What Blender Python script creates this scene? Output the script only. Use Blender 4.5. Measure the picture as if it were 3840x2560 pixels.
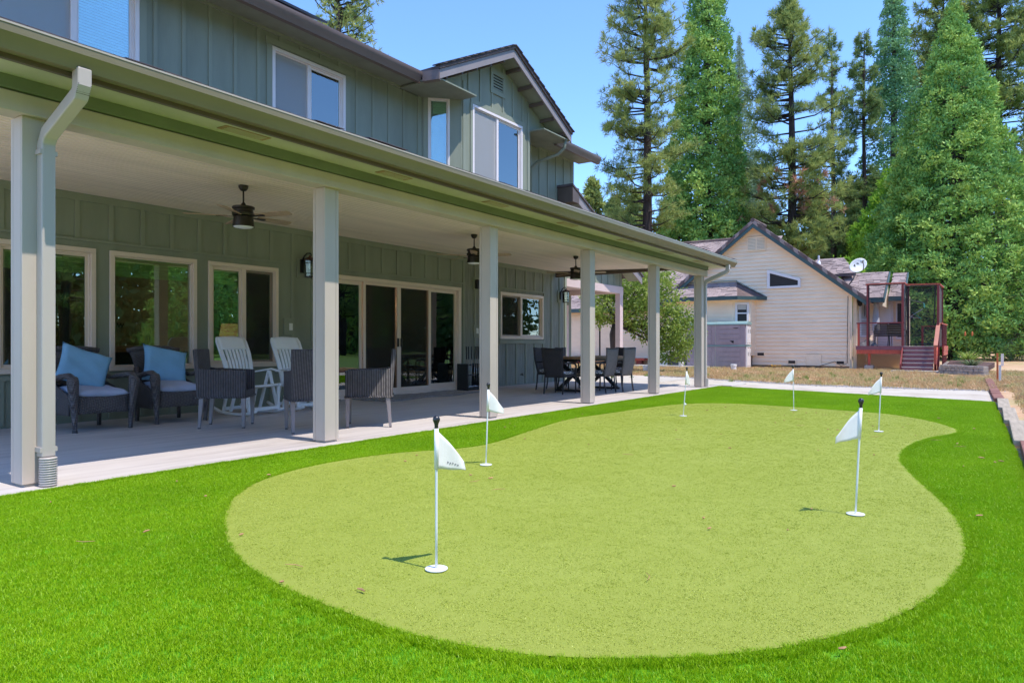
import bpy, bmesh, math, random
import numpy as np
from mathutils import Vector, Matrix

for o in list(bpy.data.objects): bpy.data.objects.remove(o, do_unlink=True)
S = bpy.context.scene
COL = S.collection
R = math.radians

# ------------------------------------------------------------------ camera, sky, sun, exposure
cam_d = bpy.data.cameras.new('camera'); cam = bpy.data.objects.new('camera', cam_d); COL.objects.link(cam)
cam.location = (0, 0, 1.07); cam.rotation_euler = (R(90), 0, R(34.2086 - 90))
cam_d.sensor_width = 36; cam_d.lens = 2646 * 36 / 3840; cam_d.shift_y = 11.1 / 3840
cam_d.clip_start = 0.05; cam_d.clip_end = 900
S.camera = cam
SUN_EL = 65
w = bpy.data.worlds.new('World'); S.world = w; w.use_nodes = True
nt = w.node_tree; nt.nodes.clear()
sky = nt.nodes.new('ShaderNodeTexSky'); sky.sky_type = 'NISHITA'; sky.sun_disc = False
sky.sun_elevation = R(SUN_EL); sky.sun_rotation = R(180); sky.altitude = 1500; sky.air_density = 1.0; sky.dust_density = 0.0; sky.ozone_density = 10.0
bg = nt.nodes.new('ShaderNodeBackground'); bg.inputs[1].default_value = 0.15
wo = nt.nodes.new('ShaderNodeOutputWorld')
nt.links.new(sky.outputs[0], bg.inputs[0]); nt.links.new(bg.outputs[0], wo.inputs[0])
sd = bpy.data.lights.new('sun', 'SUN'); sd.energy = 2.0; sd.angle = R(0.5); sd.color = (1.0, 0.94, 0.84)
sun = bpy.data.objects.new('sun', sd); COL.objects.link(sun); sun.location = (0, -20, 40)
sun.rotation_euler = (R(90 - SUN_EL), 0, 0)
S.view_settings.view_transform = 'Standard'; S.view_settings.look = 'None'
S.view_settings.exposure = 1.42; S.view_settings.gamma = 1.0; S.view_settings.use_curve_mapping = False
S.render.engine = 'CYCLES'
S.cycles.max_bounces = 12; S.cycles.transparent_max_bounces = 24; S.cycles.diffuse_bounces = 8

# ------------------------------------------------------------------ materials
def newmat(name):
    m = bpy.data.materials.new(name); m.use_nodes = True; m.node_tree.nodes.clear(); return m
class NT:
    def __init__(s, m): s.t = m.node_tree
    def n(s, typ, **kw):
        nd = s.t.nodes.new(typ)
        for k, v in kw.items(): setattr(nd, k, v)
        return nd
    def l(s, a, b): s.t.links.new(a, b)
    def out(s, sh, disp=None):
        o = s.n('ShaderNodeOutputMaterial'); s.l(sh, o.inputs[0]); return o
    def coord(s, scale=(1, 1, 1), rot=(0, 0, 0), kind='Object'):
        tc = s.n('ShaderNodeTexCoord'); mp = s.n('ShaderNodeMapping')
        mp.inputs['Scale'].default_value = scale; mp.inputs['Rotation'].default_value = rot
        s.l(tc.outputs[kind], mp.inputs[0]); return mp.outputs[0]
    def noise(s, vec, scale, detail=4, rough=0.55):
        n = s.n('ShaderNodeTexNoise'); n.inputs['Scale'].default_value = scale
        n.inputs['Detail'].default_value = detail; n.inputs['Roughness'].default_value = rough
        if vec is not None: s.l(vec, n.inputs['Vector'])
        return n.outputs[0]
    def ramp(s, fac, stops):
        r = s.n('ShaderNodeValToRGB'); e = r.color_ramp.elements
        while len(e) < len(stops): e.new(0.5)
        for i, (p, c) in enumerate(stops):
            e[i].position = p; e[i].color = (*c, 1) if len(c) == 3 else c
        s.l(fac, r.inputs[0]); return r.outputs[0]
    def math(s, op, a, b=None):
        m = s.n('ShaderNodeMath', operation=op)
        for i, v in enumerate((a, b)):
            if v is None: continue
            if isinstance(v, (int, float)): m.inputs[i].default_value = v
            else: s.l(v, m.inputs[i])
        return m.outputs[0]
    def mixc(s, fac, a, b, mode='MIX'):
        m = s.n('ShaderNodeMix', data_type='RGBA', blend_type=mode)
        for i, v in ((0, fac), (6, a), (7, b)):
            if isinstance(v, (int, float)): m.inputs[i].default_value = v
            elif isinstance(v, tuple): m.inputs[i].default_value = (*v, 1)
            else: s.l(v, m.inputs[i])
        return m.outputs[2]
    def bump(s, h, strength=0.3, dist=0.01):
        b = s.n('ShaderNodeBump'); b.inputs['Strength'].default_value = strength; b.inputs['Distance'].default_value = dist
        s.l(h, b.inputs['Height']); return b.outputs[0]
    def bsdf(s, color, rough=0.6, normal=None, metal=0.0, spec=0.5, **kw):
        b = s.n('ShaderNodeBsdfPrincipled')
        if isinstance(color, tuple): b.inputs['Base Color'].default_value = (*color, 1)
        else: s.l(color, b.inputs['Base Color'])
        if isinstance(rough, (int, float)): b.inputs['Roughness'].default_value = rough
        else: s.l(rough, b.inputs['Roughness'])
        b.inputs['Metallic'].default_value = metal; b.inputs['Specular IOR Level'].default_value = spec
        if normal is not None: s.l(normal, b.inputs['Normal'])
        for k, v in kw.items(): b.inputs[k].default_value = v
        return b.outputs[0]
MATS = {}
def mul(c, k): return tuple(min(1.0, x * k) for x in c)
def paint(name, c, rough=0.55, var=0.10, scale=3.0, vscale=(1, 1, 1), bump=0.15, bscale=60, bvs=(1, 1, 1), metal=0.0, spec=0.4, dist=0.004):
    m = newmat(name); t = NT(m)
    co = t.coord(vscale); n = t.noise(co, scale, 5, 0.6)
    col = t.ramp(n, [(0.3, mul(c, 1 - var)), (0.7, mul(c, 1 + var))])
    nb = t.noise(t.coord(bvs), bscale, 3)
    rr = t.math('ADD', t.math('MULTIPLY', nb, 0.25), rough - 0.12)
    t.out(t.bsdf(col, rr, t.bump(nb, bump, dist), metal, spec)); MATS[name] = m; return m
paint('siding', (0.245, 0.265, 0.2), 0.62, 0.13, 2.2, (1, 1, 0.25), 0.5, 30, (3, 3, 0.16), dist=0.006)
paint('siding_grain', (0.225, 0.24, 0.2), 0.62, 0.25, 9, (3.5, 3.5, 0.22), 0.9, 34, (2.6, 2.6, 0.14), dist=0.012)
paint('batten', (0.26, 0.28, 0.21), 0.6, 0.1, 2.2, (1, 1, 0.25), 0.4, 40, (3, 3, 0.2))
paint('trim', (0.52, 0.435, 0.37), 0.55, 0.07, 2.0, (1, 1, 0.3), 0.35, 40, (2, 2, 0.25))
paint('trim_pink', (0.68, 0.53, 0.5), 0.55, 0.06, 2.0)
paint('soffit', (0.44, 0.44, 0.3), 0.6, 0.1, 1.5)
paint('gutter', (0.2, 0.17, 0.1), 0.38, 0.10, 0.8, (1, 1, 6), 0.06, 18, metal=0.0, spec=0.5)
paint('fascia', (0.12, 0.088, 0.07), 0.5, 0.1, 2)
paint('downspout', (0.47, 0.41, 0.37), 0.35, 0.06, 1.2, (1, 1, 0.3), 0.08, 25, spec=0.5)
paint('ceiling', (0.84, 0.7, 0.58), 0.6, 0.09, 1.4, (0.25, 3, 1), 0.2, 30, (0.2, 3, 1))
paint('ceiling_edge', (0.92, 0.86, 0.8), 0.5, 0.05)  # backing behind the boards; bright bevel edges put into its pale colour
paint('vinyl', (0.78, 0.63, 0.52), 0.35, 0.04, 3, bump=0.03, spec=0.5)
paint('upper_vinyl', (0.78, 0.7, 0.68), 0.35, 0.04, 3, bump=0.03, spec=0.5)
paint('shingle', (0.105, 0.085, 0.09), 0.9, 0.35, 2.5, bump=0.9, bscale=160, dist=0.006)
paint('far_shingle', (0.35, 0.27, 0.255), 0.9, 0.22, 1.6, bump=0.9, bscale=90, dist=0.01)
paint('far_shingle_dark', (0.15, 0.105, 0.1), 0.9, 0.3, 2.5, bump=0.9, bscale=90, dist=0.01)
paint('black_metal', (0.012, 0.011, 0.012), 0.4, 0.2, 6, spec=0.5)
paint('bronze', (0.028, 0.022, 0.018), 0.38, 0.2, 6, spec=0.5, metal=0.3)
paint('copper_top', (0.12, 0.055, 0.03), 0.5, 0.3, 8, metal=0.4)
paint('blade_wood', (0.42, 0.29, 0.19), 0.5, 0.18, 5, (0.6, 6, 6), 0.1)
paint('table_wood', (0.26, 0.15, 0.075), 0.45, 0.25, 4, (0.5, 6, 6), 0.2)
paint('white_plastic', (0.82, 0.82, 0.82), 0.35, 0.03, 3, bump=0.03, spec=0.5)
paint('switch_white', (0.75, 0.74, 0.72), 0.3, 0.02)
paint('grey_leg', (0.26, 0.225, 0.225), 0.45, 0.12, 3, (1, 1, 0.3))
paint('dark_leg', (0.045, 0.042, 0.045), 0.35, 0.12, 3)
paint('rubber', (0.015, 0.015, 0.016), 0.7, 0.1)
paint('blue_cloth', (0.22, 0.42, 0.6), 0.85, 0.08, 4, bump=0.4, bscale=220, spec=0.2)
paint('pale_cloth', (0.44, 0.48, 0.62), 0.85, 0.10, 4, bump=0.4, bscale=220, spec=0.2)
paint('steel', (0.55, 0.55, 0.56), 0.22, 0.05, metal=0.9)
paint('pole_white', (0.78, 0.79, 0.80), 0.3, 0.03, bump=0.02)
paint('flag_cloth', (0.82, 0.8, 0.77), 0.7, 0.04, 6, bump=0.3, bscale=300)
paint('print_grey', (0.16, 0.16, 0.17), 0.7, 0.1)
paint('knob_black', (0.02, 0.02, 0.022), 0.28, 0.1, spec=0.6)
paint('cream_siding', (0.88, 0.71, 0.53), 0.65, 0.06, 1.2, (1, 1, 3), 0.25, 40, (1, 0.3, 2))
paint('cream_trim', (0.88, 0.71, 0.53), 0.6, 0.05)
paint('teal_trim', (0.055, 0.10, 0.105), 0.45, 0.12, 2)
paint('flash_teal', (0.17, 0.24, 0.25), 0.5, 0.1, 2)
paint('white_frame', (0.74, 0.70, 0.72), 0.4, 0.03)
paint('foundation', (0.22, 0.17, 0.14), 0.9, 0.2, 4)
paint('dark_void', (0.006, 0.006, 0.007), 0.9, 0.1)
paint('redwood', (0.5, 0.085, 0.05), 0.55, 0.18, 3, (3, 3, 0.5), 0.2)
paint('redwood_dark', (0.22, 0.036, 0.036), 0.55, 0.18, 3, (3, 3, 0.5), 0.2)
paint('purple_tread', (0.23, 0.085, 0.1), 0.6, 0.15, 4, (2, 2, 2))
paint('tread_edge', (0.42, 0.36, 0.34), 0.6, 0.1)
paint('shed_shaded_wall', (0.36, 0.275, 0.3), 0.55, 0.13, 2.5, (1, 1, 0.4), 0.15)  # locker face turned from the sun: its shade is put into this purple grey
paint('shed_sunlit_door', (0.72, 0.68, 0.68), 0.5, 0.04, 2)  # locker side facing the sun: sunlight put into a paler colour
paint('shed_roof', (0.22, 0.33, 0.32), 0.45, 0.1, 2)
paint('concrete', (0.50, 0.46, 0.41), 0.85, 0.12, 1.5, bump=0.4, bscale=60)
paint('concrete_grey', (0.34, 0.32, 0.29), 0.9, 0.18, 3, bump=0.6, bscale=40)
paint('block', (0.36, 0.31, 0.27), 0.9, 0.25, 6, bump=0.9, bscale=25, dist=0.02)
paint('timber', (0.38, 0.315, 0.24), 0.85, 0.22, 3, (0.5, 6, 6), 0.6, 30, (0.4, 5, 5))
paint('brick_red', (0.25, 0.115, 0.09), 0.9, 0.3, 5, bump=0.8, bscale=30)
paint('pvc', (0.72, 0.70, 0.68), 0.4, 0.05)
paint('orange_stake', (0.62, 0.16, 0.05), 0.6, 0.1)
paint('awning_green', (0.03, 0.30, 0.25), 0.7, 0.15, 8)
paint('bark', (0.085, 0.062, 0.055), 0.95, 0.45, 6, (2, 2, 0.3), 1.0, 14, (2, 2, 0.4), dist=0.04)
paint('bark_dark', (0.05, 0.036, 0.034), 0.95, 0.5, 6, (2, 2, 0.3), 1.0, 14, (2, 2, 0.4), dist=0.04)
paint('mulch', (0.13, 0.075, 0.065), 0.95, 0.5, 25, bump=1.0, bscale=60, dist=0.03)
paint('drywall', (0.42, 0.34, 0.27), 0.8, 0.1)
paint('inside_floor', (0.16, 0.10, 0.06), 0.5, 0.2)
paint('inside_dark', (0.03, 0.027, 0.027), 0.7, 0.1)
paint('inside_pale', (0.5, 0.48, 0.45), 0.7, 0.1)
paint('sofa', (0.05, 0.05, 0.055), 0.8, 0.1)
paint('woven_shade', (0.72, 0.72, 0.4), 0.8, 0.3, 6, (0.4, 1, 14), 0.5)
paint('blind', (0.86, 0.9, 0.9), 0.6, 0.03)
paint('curtain', (0.62, 0.64, 0.55), 0.8, 0.1)
paint('black_plastic', (0.02, 0.02, 0.021), 0.4, 0.1)
paint('gravel_mat', (0.30, 0.29, 0.30), 0.95, 0.5, 30, bump=1.0, bscale=70, dist=0.02)
paint('needle_dry', (0.42, 0.22, 0.11), 0.8, 0.25, 6)
paint('flower_yellow', (0.8, 0.5, 0.02), 0.7, 0.1)
paint('sign_board', (0.5, 0.44, 0.34), 0.7, 0.1)
paint('stump', (0.20, 0.23, 0.13), 0.9, 0.3, 8)
paint('bark_white', (0.55, 0.52, 0.48), 0.8, 0.2)

paint('rake', (0.27, 0.235, 0.235), 0.5, 0.08, 2)
paint('siding_frieze', (0.17, 0.2, 0.13), 0.6, 0.1, 2)
paint('vent_tan', (0.30, 0.20, 0.09), 0.6, 0.1)
paint('lip', (0.42, 0.37, 0.32), 0.35, 0.05)

paint('redwood_pale', (0.50, 0.20, 0.14), 0.6, 0.1, 3)
paint('pale_canvas', (0.66, 0.66, 0.72), 0.8, 0.06, 5)
paint('cover_cloth', (0.10, 0.09, 0.10), 0.6, 0.4, 5)
paint('grey_metal', (0.20, 0.20, 0.21), 0.45, 0.1, metal=0.4)
paint('dish_white', (0.62, 0.63, 0.66), 0.5, 0.05)

paint('gutter_dark', (0.17, 0.125, 0.115), 0.4, 0.1, 1, (1, 1, 6), 0.05, 20)

def pattern_cushion():
    m = newmat('pattern_cloth'); t = NT(m)
    v = t.n('ShaderNodeTexVoronoi', feature='DISTANCE_TO_EDGE'); v.inputs['Scale'].default_value = 14
    t.l(t.coord(), v.inputs['Vector'])
    c = t.ramp(v.outputs[0], [(0.06, (0.03, 0.03, 0.04)), (0.10, (0.6, 0.6, 0.62))])
    t.out(t.bsdf(c, 0.85)); MATS['pattern_cloth'] = m
pattern_cushion()
def wicker(name, c, kx, kz, hi):
    m = newmat(name); t = NT(m)
    tc = t.n('ShaderNodeTexCoord'); sp = t.n('ShaderNodeSeparateXYZ'); t.l(tc.outputs['Object'], sp.inputs[0])
    xy = t.math('ADD', sp.outputs[0], sp.outputs[1])
    a = t.math('SINE', t.math('MULTIPLY', xy, kx)); b = t.math('SINE', t.math('MULTIPLY', sp.outputs[2], kz))
    c2 = t.math('SINE', t.math('MULTIPLY', xy, kx * 0.5))
    h = t.math('ADD', t.math('MULTIPLY', t.math('ABSOLUTE', a), 0.55), t.math('MULTIPLY', t.math('MULTIPLY', b, c2), 0.45))
    n = t.noise(t.coord(), 9, 3)
    h2 = t.math('ADD', h, t.math('MULTIPLY', n, 0.35))
    col = t.ramp(h2, [(0.15, mul(c, 0.35)), (0.65, c), (1.0, hi)])  # shade between strands and light on their crests put into the colour
    t.out(t.bsdf(col, 0.5, t.bump(h, 0.9, 0.012), 0, 0.5)); MATS[name] = m
wicker('wicker_grey', (0.125, 0.105, 0.105), 150, 330, (0.24, 0.21, 0.21))
wicker('wicker_black', (0.075, 0.062, 0.066), 105, 420, (0.22, 0.20, 0.205))
wicker('wicker_dark', (0.048, 0.042, 0.046), 170, 330, (0.10, 0.09, 0.095))
wicker('wicker_taupe', (0.26, 0.23, 0.225), 300, 420, (0.34, 0.30, 0.295))

def glass(name, tint, ior, rough=0.0, base=0.04, wav=0.0):
    m = newmat(name); t = NT(m)
    tr = t.n('ShaderNodeBsdfTransparent'); tr.inputs[0].default_value = (*tint, 1)
    gl = t.n('ShaderNodeBsdfGlossy'); gl.inputs[0].default_value = (0.93, 1.0, 0.97, 1); gl.inputs[1].default_value = rough
    fr = t.n('ShaderNodeFresnel'); fr.inputs[0].default_value = ior
    if wav:
        nb = t.bump(t.noise(t.coord((1, 1, 2.5)), 1.6, 1), wav, 0.02); t.l(nb, gl.inputs['Normal'])
    f = t.math('ADD', fr.outputs[0], base)
    mx = t.n('ShaderNodeMixShader'); t.l(f, mx.inputs[0]); t.l(tr.outputs[0], mx.inputs[1]); t.l(gl.outputs[0], mx.inputs[2])
    t.out(mx.outputs[0]); MATS[name] = m
glass('glass', (0.80, 0.92, 0.80), 1.75, base=0.09, wav=0.03)
glass('glass_up', (0.80, 0.97, 0.97), 1.7, base=0.14, wav=0.02)
glass('lamp_glass', (0.85, 0.9, 0.86), 1.45)
def screen(name, c, op):
    m = newmat(name); t = NT(m)
    tr = t.n('ShaderNodeBsdfTransparent'); df = t.n('ShaderNodeBsdfDiffuse'); df.inputs[0].default_value = (*c, 1)
    mx = t.n('ShaderNodeMixShader'); mx.inputs[0].default_value = op
    t.l(tr.outputs[0], mx.inputs[1]); t.l(df.outputs[0], mx.inputs[2]); t.out(mx.outputs[0]); MATS[name] = m
screen('insect_screen', (0.08, 0.07, 0.06), 0.26)
screen('insect_screen_skylit', (0.50, 0.50, 0.50), 0.45)  # paler copy for upper windows: sky light on the mesh put into the colour
screen('clear_net', (0.05, 0.05, 0.05), 0.10)
screen('net_grey', (0.16, 0.14, 0.15), 0.75)
screen('lattice', (0.01, 0.01, 0.01), 0.6)
screen('deck_net', (0.05, 0.05, 0.055), 0.34)
def emit(name, c, s):
    m = newmat(name); t = NT(m); e = t.n('ShaderNodeEmission'); e.inputs[0].default_value = (*c, 1); e.inputs[1].default_value = s
    t.out(e.outputs[0]); MATS[name] = m
emit('bulb_warm', (1.0, 0.55, 0.22), 40)
emit('lamp_shade_glow', (1.0, 0.50, 0.22), 0.10)

def leafmat(name, c1, c2, c3, trans=0.35, scale=0.35, tcol=None):
    m = newmat(name); t = NT(m)
    geo = t.n('ShaderNodeNewGeometry')
    n1 = t.noise(geo.outputs['Position'], scale, 3); n2 = t.noise(geo.outputs['Position'], scale * 9, 2)
    f = t.math('ADD', t.math('MULTIPLY', n1, 0.6), t.math('MULTIPLY', n2, 0.4))
    col = t.ramp(f, [(0.36, c1), (0.5, c2), (0.64, c3)])
    d = t.n('ShaderNodeBsdfDiffuse'); t.l(col, d.inputs[0])
    tr = t.n('ShaderNodeBsdfTranslucent'); t.l(t.mixc(0.5, col, tcol or c3), tr.inputs[0])
    g = t.n('ShaderNodeBsdfGlossy'); g.inputs[0].default_value = (1, 1, 1, 1); g.inputs[1].default_value = 0.45
    mx = t.n('ShaderNodeMixShader'); mx.inputs[0].default_value = trans; t.l(d.outputs[0], mx.inputs[1]); t.l(tr.outputs[0], mx.inputs[2])
    m2 = t.n('ShaderNodeMixShader'); m2.inputs[0].default_value = 0.012; t.l(mx.outputs[0], m2.inputs[1]); t.l(g.outputs[0], m2.inputs[2])
    t.out(m2.outputs[0]); MATS[name] = m
leafmat('sequoia_leaf', (0.09, 0.24, 0.085), (0.24, 0.43, 0.1), (0.5, 0.62, 0.14), 0.16, 0.5)
leafmat('sequoia_blue', (0.09, 0.24, 0.13), (0.17, 0.34, 0.15), (0.32, 0.48, 0.17), 0.16, 0.5)
leafmat('cedar_pale', (0.18, 0.28, 0.19), (0.24, 0.34, 0.2), (0.3, 0.38, 0.22))
leafmat('pine_leaf', (0.16, 0.24, 0.08), (0.27, 0.34, 0.1), (0.44, 0.48, 0.16))
leafmat('pine_dark', (0.1, 0.19, 0.08), (0.18, 0.27, 0.09), (0.32, 0.38, 0.13))
leafmat('dead_needles', (0.48, 0.21, 0.14), (0.56, 0.28, 0.19), (0.62, 0.35, 0.24))
leafmat('bright_leaf', (0.146, 0.325, 0.033), (0.244, 0.455, 0.048), (0.39, 0.585, 0.081), 0.45)
leafmat('lime_leaf', (0.134, 0.224, 0.044), (0.255, 0.359, 0.068), (0.419, 0.508, 0.12), 0.45, 1.2)
leafmat('blade_leaf', (0.10, 0.16, 0.07), (0.17, 0.23, 0.10), (0.30, 0.36, 0.20), 0.3, 3)
leafmat('purple_leaf', (0.10, 0.05, 0.06), (0.16, 0.08, 0.09), (0.20, 0.12, 0.10))
leafmat('dry_grass', (0.5, 0.3, 0.17), (0.62, 0.43, 0.24), (0.42, 0.43, 0.17), 0.3, 0.7)
leafmat('weed', (0.12, 0.22, 0.05), (0.20, 0.30, 0.07), (0.28, 0.36, 0.10), 0.3, 2)

def turfmat(name, c1, c2, c3, trans):
    m = newmat(name); t = NT(m)
    geo = t.n('ShaderNodeNewGeometry'); oi = t.n('ShaderNodeObjectInfo')
    n1 = t.noise(geo.outputs['Position'], 230, 2); n0 = t.noise(geo.outputs['Position'], 1.1, 3)
    f = t.math('ADD', t.math('MULTIPLY', n1, 0.75), t.math('MULTIPLY', n0, 0.25))
    col = t.ramp(f, [(0.36, c1), (0.5, c2), (0.66, c3)])
    b = t.bsdf(col, 0.42, None, 0, 0.22)
    tr = t.n('ShaderNodeBsdfTranslucent'); t.l(col, tr.inputs[0])
    mx = t.n('ShaderNodeMixShader'); mx.inputs[0].default_value = trans; t.l(b, mx.inputs[1]); t.l(tr.outputs[0], mx.inputs[2])
    t.out(mx.outputs[0]); MATS[name] = m
turfmat('turf_blade', (0.17, 0.35, 0.002), (0.28, 0.48, 0.004), (0.44, 0.63, 0.02), 0.30)
turfmat('green_blade', (0.33, 0.39, 0.04), (0.40, 0.46, 0.06), (0.58, 0.62, 0.18), 0.20)
def turf_base(name, c1, c2, c3, sc):
    m = newmat(name); t = NT(m); co = t.coord()
    n1 = t.noise(co, sc, 3, 0.7); n2 = t.noise(co, 0.8, 3)
    f = t.math('ADD', t.math('MULTIPLY', n1, 0.8), t.math('MULTIPLY', n2, 0.2))
    t.out(t.bsdf(t.ramp(f, [(0.35, c1), (0.5, c2), (0.68, c3)]), 0.7, t.bump(n1, 0.6, 0.01), 0, 0.3)); MATS[name] = m
turf_base('turf_ground', (0.07, 0.24, 0.004), (0.11, 0.33, 0.006), (0.18, 0.42, 0.014), 160)
turf_base('green_ground', (0.26, 0.305, 0.032), (0.305, 0.35, 0.047), (0.37, 0.41, 0.09), 300)
turf_base('far_lawn', (0.06, 0.13, 0.012), (0.10, 0.19, 0.02), (0.16, 0.25, 0.04), 3)
def patio_mat():
    m = newmat('patio_concrete'); t = NT(m)
    co = t.coord((0.22, 3.2, 1), (0, 0, R(3))); n1 = t.noise(co, 2.6, 7, 0.7); n2 = t.noise(t.coord(), 0.5, 3); n3 = t.noise(t.coord(), 60, 3)
    f = t.math('ADD', t.math('MULTIPLY', n1, 0.7), t.math('MULTIPLY', n2, 0.3))
    col = t.ramp(f, [(0.33, (0.35, 0.30, 0.28)), (0.5, (0.52, 0.46, 0.43)), (0.68, (0.61, 0.55, 0.515))])
    t.out(t.bsdf(col, t.math('ADD', t.math('MULTIPLY', n1, 0.3), 0.45), t.bump(n3, 0.12, 0.004), 0, 0.4)); MATS['patio_concrete'] = m
patio_mat()
def ground_mat():
    m = newmat('dry_ground'); t = NT(m); co = t.coord()
    n1 = t.noise(co, 0.55, 6, 0.7); n2 = t.noise(co, 14, 5, 0.7); n3 = t.noise(co, 0.22, 4, 0.6)
    f = t.math('ADD', t.math('MULTIPLY', n1, 0.55), t.math('MULTIPLY', n2, 0.45))
    dry = t.ramp(f, [(0.32, (0.32, 0.16, 0.095)), (0.48, (0.52, 0.33, 0.20)), (0.66, (0.64, 0.48, 0.32))])
    grn = t.ramp(f, [(0.35, (0.24, 0.26, 0.09)), (0.65, (0.42, 0.42, 0.18))])
    col = t.mixc(t.ramp(n3, [(0.52, (0, 0, 0)), (0.66, (1, 1, 1))]), dry, grn)
    t.out(t.bsdf(col, 0.95, t.bump(n2, 0.8, 0.03), 0, 0.1)); MATS['dry_ground'] = m
ground_mat()
def pad_mat():
    m = newmat('sandy_pad'); t = NT(m); co = t.coord()
    n1 = t.noise(co, 1.2, 6, 0.65); n2 = t.noise(co, 45, 4, 0.7)
    f = t.math('ADD', t.math('MULTIPLY', n1, 0.6), t.math('MULTIPLY', n2, 0.4))
    t.out(t.bsdf(t.ramp(f, [(0.32, (0.34, 0.27, 0.21)), (0.5, (0.52, 0.46, 0.39)), (0.68, (0.60, 0.55, 0.48))]), 0.9, t.bump(n2, 0.5, 0.01), 0, 0.15)); MATS['sandy_pad'] = m
pad_mat()

# ------------------------------------------------------------------ mesh helpers
class MB:
    def __init__(s, M=None): s.v = []; s.f = []; s.M = M
    def add(s, vs, fs):
        b = len(s.v); s.v += [tuple(v) for v in vs]; s.f += [tuple(i + b for i in f) for f in fs]; return s
    def box(s, x0, x1, y0, y1, z0, z1):
        return s.add([(x0, y0, z0), (x1, y0, z0), (x1, y1, z0), (x0, y1, z0), (x0, y0, z1), (x1, y0, z1), (x1, y1, z1), (x0, y1, z1)],
                     [(0, 3, 2, 1), (4, 5, 6, 7), (0, 1, 5, 4), (1, 2, 6, 5), (2, 3, 7, 6), (3, 0, 4, 7)])
    def bar(s, a, b, w, h, up=(0, 0, 1)):
        a, b = Vector(a), Vector(b); d = (b - a).normalized(); u = Vector(up)
        if abs(d.dot(u)) > 0.98: u = Vector((0, 1, 0))
        r = d.cross(u).normalized(); u = r.cross(d)
        P = [p + r * (sx * w / 2) + u * (sz * h / 2) for p in (a, b) for sx, sz in ((-1, -1), (1, -1), (1, 1), (-1, 1))]
        return s.add(P, [(3, 2, 1, 0), (4, 5, 6, 7), (0, 1, 5, 4), (1, 2, 6, 5), (2, 3, 7, 6), (3, 0, 4, 7)])
    def prism(s, pts, vec):
        n = len(pts); vec = Vector(vec); P = [Vector(p) for p in pts]
        return s.add(P + [p + vec for p in P], [tuple(range(n))[::-1], tuple(range(n, 2 * n))] + [(i, (i + 1) % n, n + (i + 1) % n, n + i) for i in range(n)])
    def tube(s, pts, rad, n=8, cap=True, up=(0, 0, 1), asp=1.0, rot=0.0):
        P = [Vector(p) for p in pts]; k = len(P)
        if isinstance(rad, (int, float)): rad = [rad] * k
        vs = []; prev = None
        for i in range(k):
            d = (P[min(i + 1, k - 1)] - P[max(i - 1, 0)]).normalized()
            u = Vector(up) if prev is None else prev
            if abs(d.dot(u)) > 0.99: u = Vector((1, 0, 0)) if abs(d.x) < 0.9 else Vector((0, 1, 0))
            r = d.cross(u).normalized(); u = r.cross(d).normalized(); prev = u
            for j in range(n):
                a = 2 * math.pi * j / n + rot
                vs.append(P[i] + r * (math.cos(a) * rad[i]) + u * (math.sin(a) * rad[i] * asp))
        fs = [(i * n + j, i * n + (j + 1) % n, (i + 1) * n + (j + 1) % n, (i + 1) * n + j) for i in range(k - 1) for j in range(n)]
        if cap: fs += [tuple(range(n))[::-1], tuple(range((k - 1) * n, k * n))]
        return s.add(vs, fs)
    def lathe(s, prof, n=20, c=(0, 0, 0), capb=True, capt=True):
        vs = [(c[0] + r * math.cos(2 * math.pi * j / n), c[1] + r * math.sin(2 * math.pi * j / n), c[2] + z) for r, z in prof for j in range(n)]
        k = len(prof); fs = [(i * n + j, i * n + (j + 1) % n, (i + 1) * n + (j + 1) % n, (i + 1) * n + j) for i in range(k - 1) for j in range(n)]
        if capb: fs.append(tuple(range(n))[::-1])
        if capt: fs.append(tuple(range((k - 1) * n, k * n)))
        return s.add(vs, fs)
    def grid(s, fn, nu, nv):
        vs = [fn(i / nu, j / nv) for i in range(nu + 1) for j in range(nv + 1)]
        return s.add(vs, [(i * (nv + 1) + j, (i + 1) * (nv + 1) + j, (i + 1) * (nv + 1) + j + 1, i * (nv + 1) + j + 1) for i in range(nu) for j in range(nv)])
    def mesh(s, name, mat, smooth=False):
        me = bpy.data.meshes.new(name)
        v = [tuple(s.M @ Vector(p)) for p in s.v] if s.M is not None else s.v
        me.from_pydata(v, [], s.f); me.update()
        if mat: me.materials.append(MATS[mat])
        if smooth:
            me.polygons.foreach_set('use_smooth', [True] * len(me.polygons))
            if smooth == 'auto':
                try: me.set_sharp_from_angle(angle=R(40))
                except Exception: pass
        return me
    def build(s, name, mat, parent=None, smooth=False, bevel=0, kind=None, loc=None, solid=0, sub=0, world=False):
        o = bpy.data.objects.new(name, s.mesh(name, mat, smooth)); COL.objects.link(o)
        if parent is not None:
            o.parent = parent
            if world:
                off = Vector((0, 0, 0)); p = parent
                while p is not None: off += p.location; p = p.parent
                o.location = -off
        if loc is not None: o.location = loc
        if solid:
            md = o.modifiers.new('solid', 'SOLIDIFY'); md.thickness = solid; md.offset = 0
        if sub:
            md = o.modifiers.new('sub', 'SUBSURF'); md.levels = sub; md.render_levels = sub
        if bevel:
            md = o.modifiers.new('bevel', 'BEVEL'); md.width = bevel; md.segments = 2; md.limit_method = 'ANGLE'
        if kind: o['kind'] = kind
        return o
def tag(o, label, cat=None, group=None, kind=None):
    if label: o['label'] = label
    if cat: o['category'] = cat
    if group: o['group'] = group
    if kind: o['kind'] = kind
    return o
def thing(name, label, cat, loc=(0, 0, 0), rz=0, group=None):
    o = bpy.data.objects.new(name, None); COL.objects.link(o); o.empty_display_size = 0.2
    o.location = loc; o.rotation_euler = (0, 0, rz); return tag(o, label, cat, group)
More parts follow.
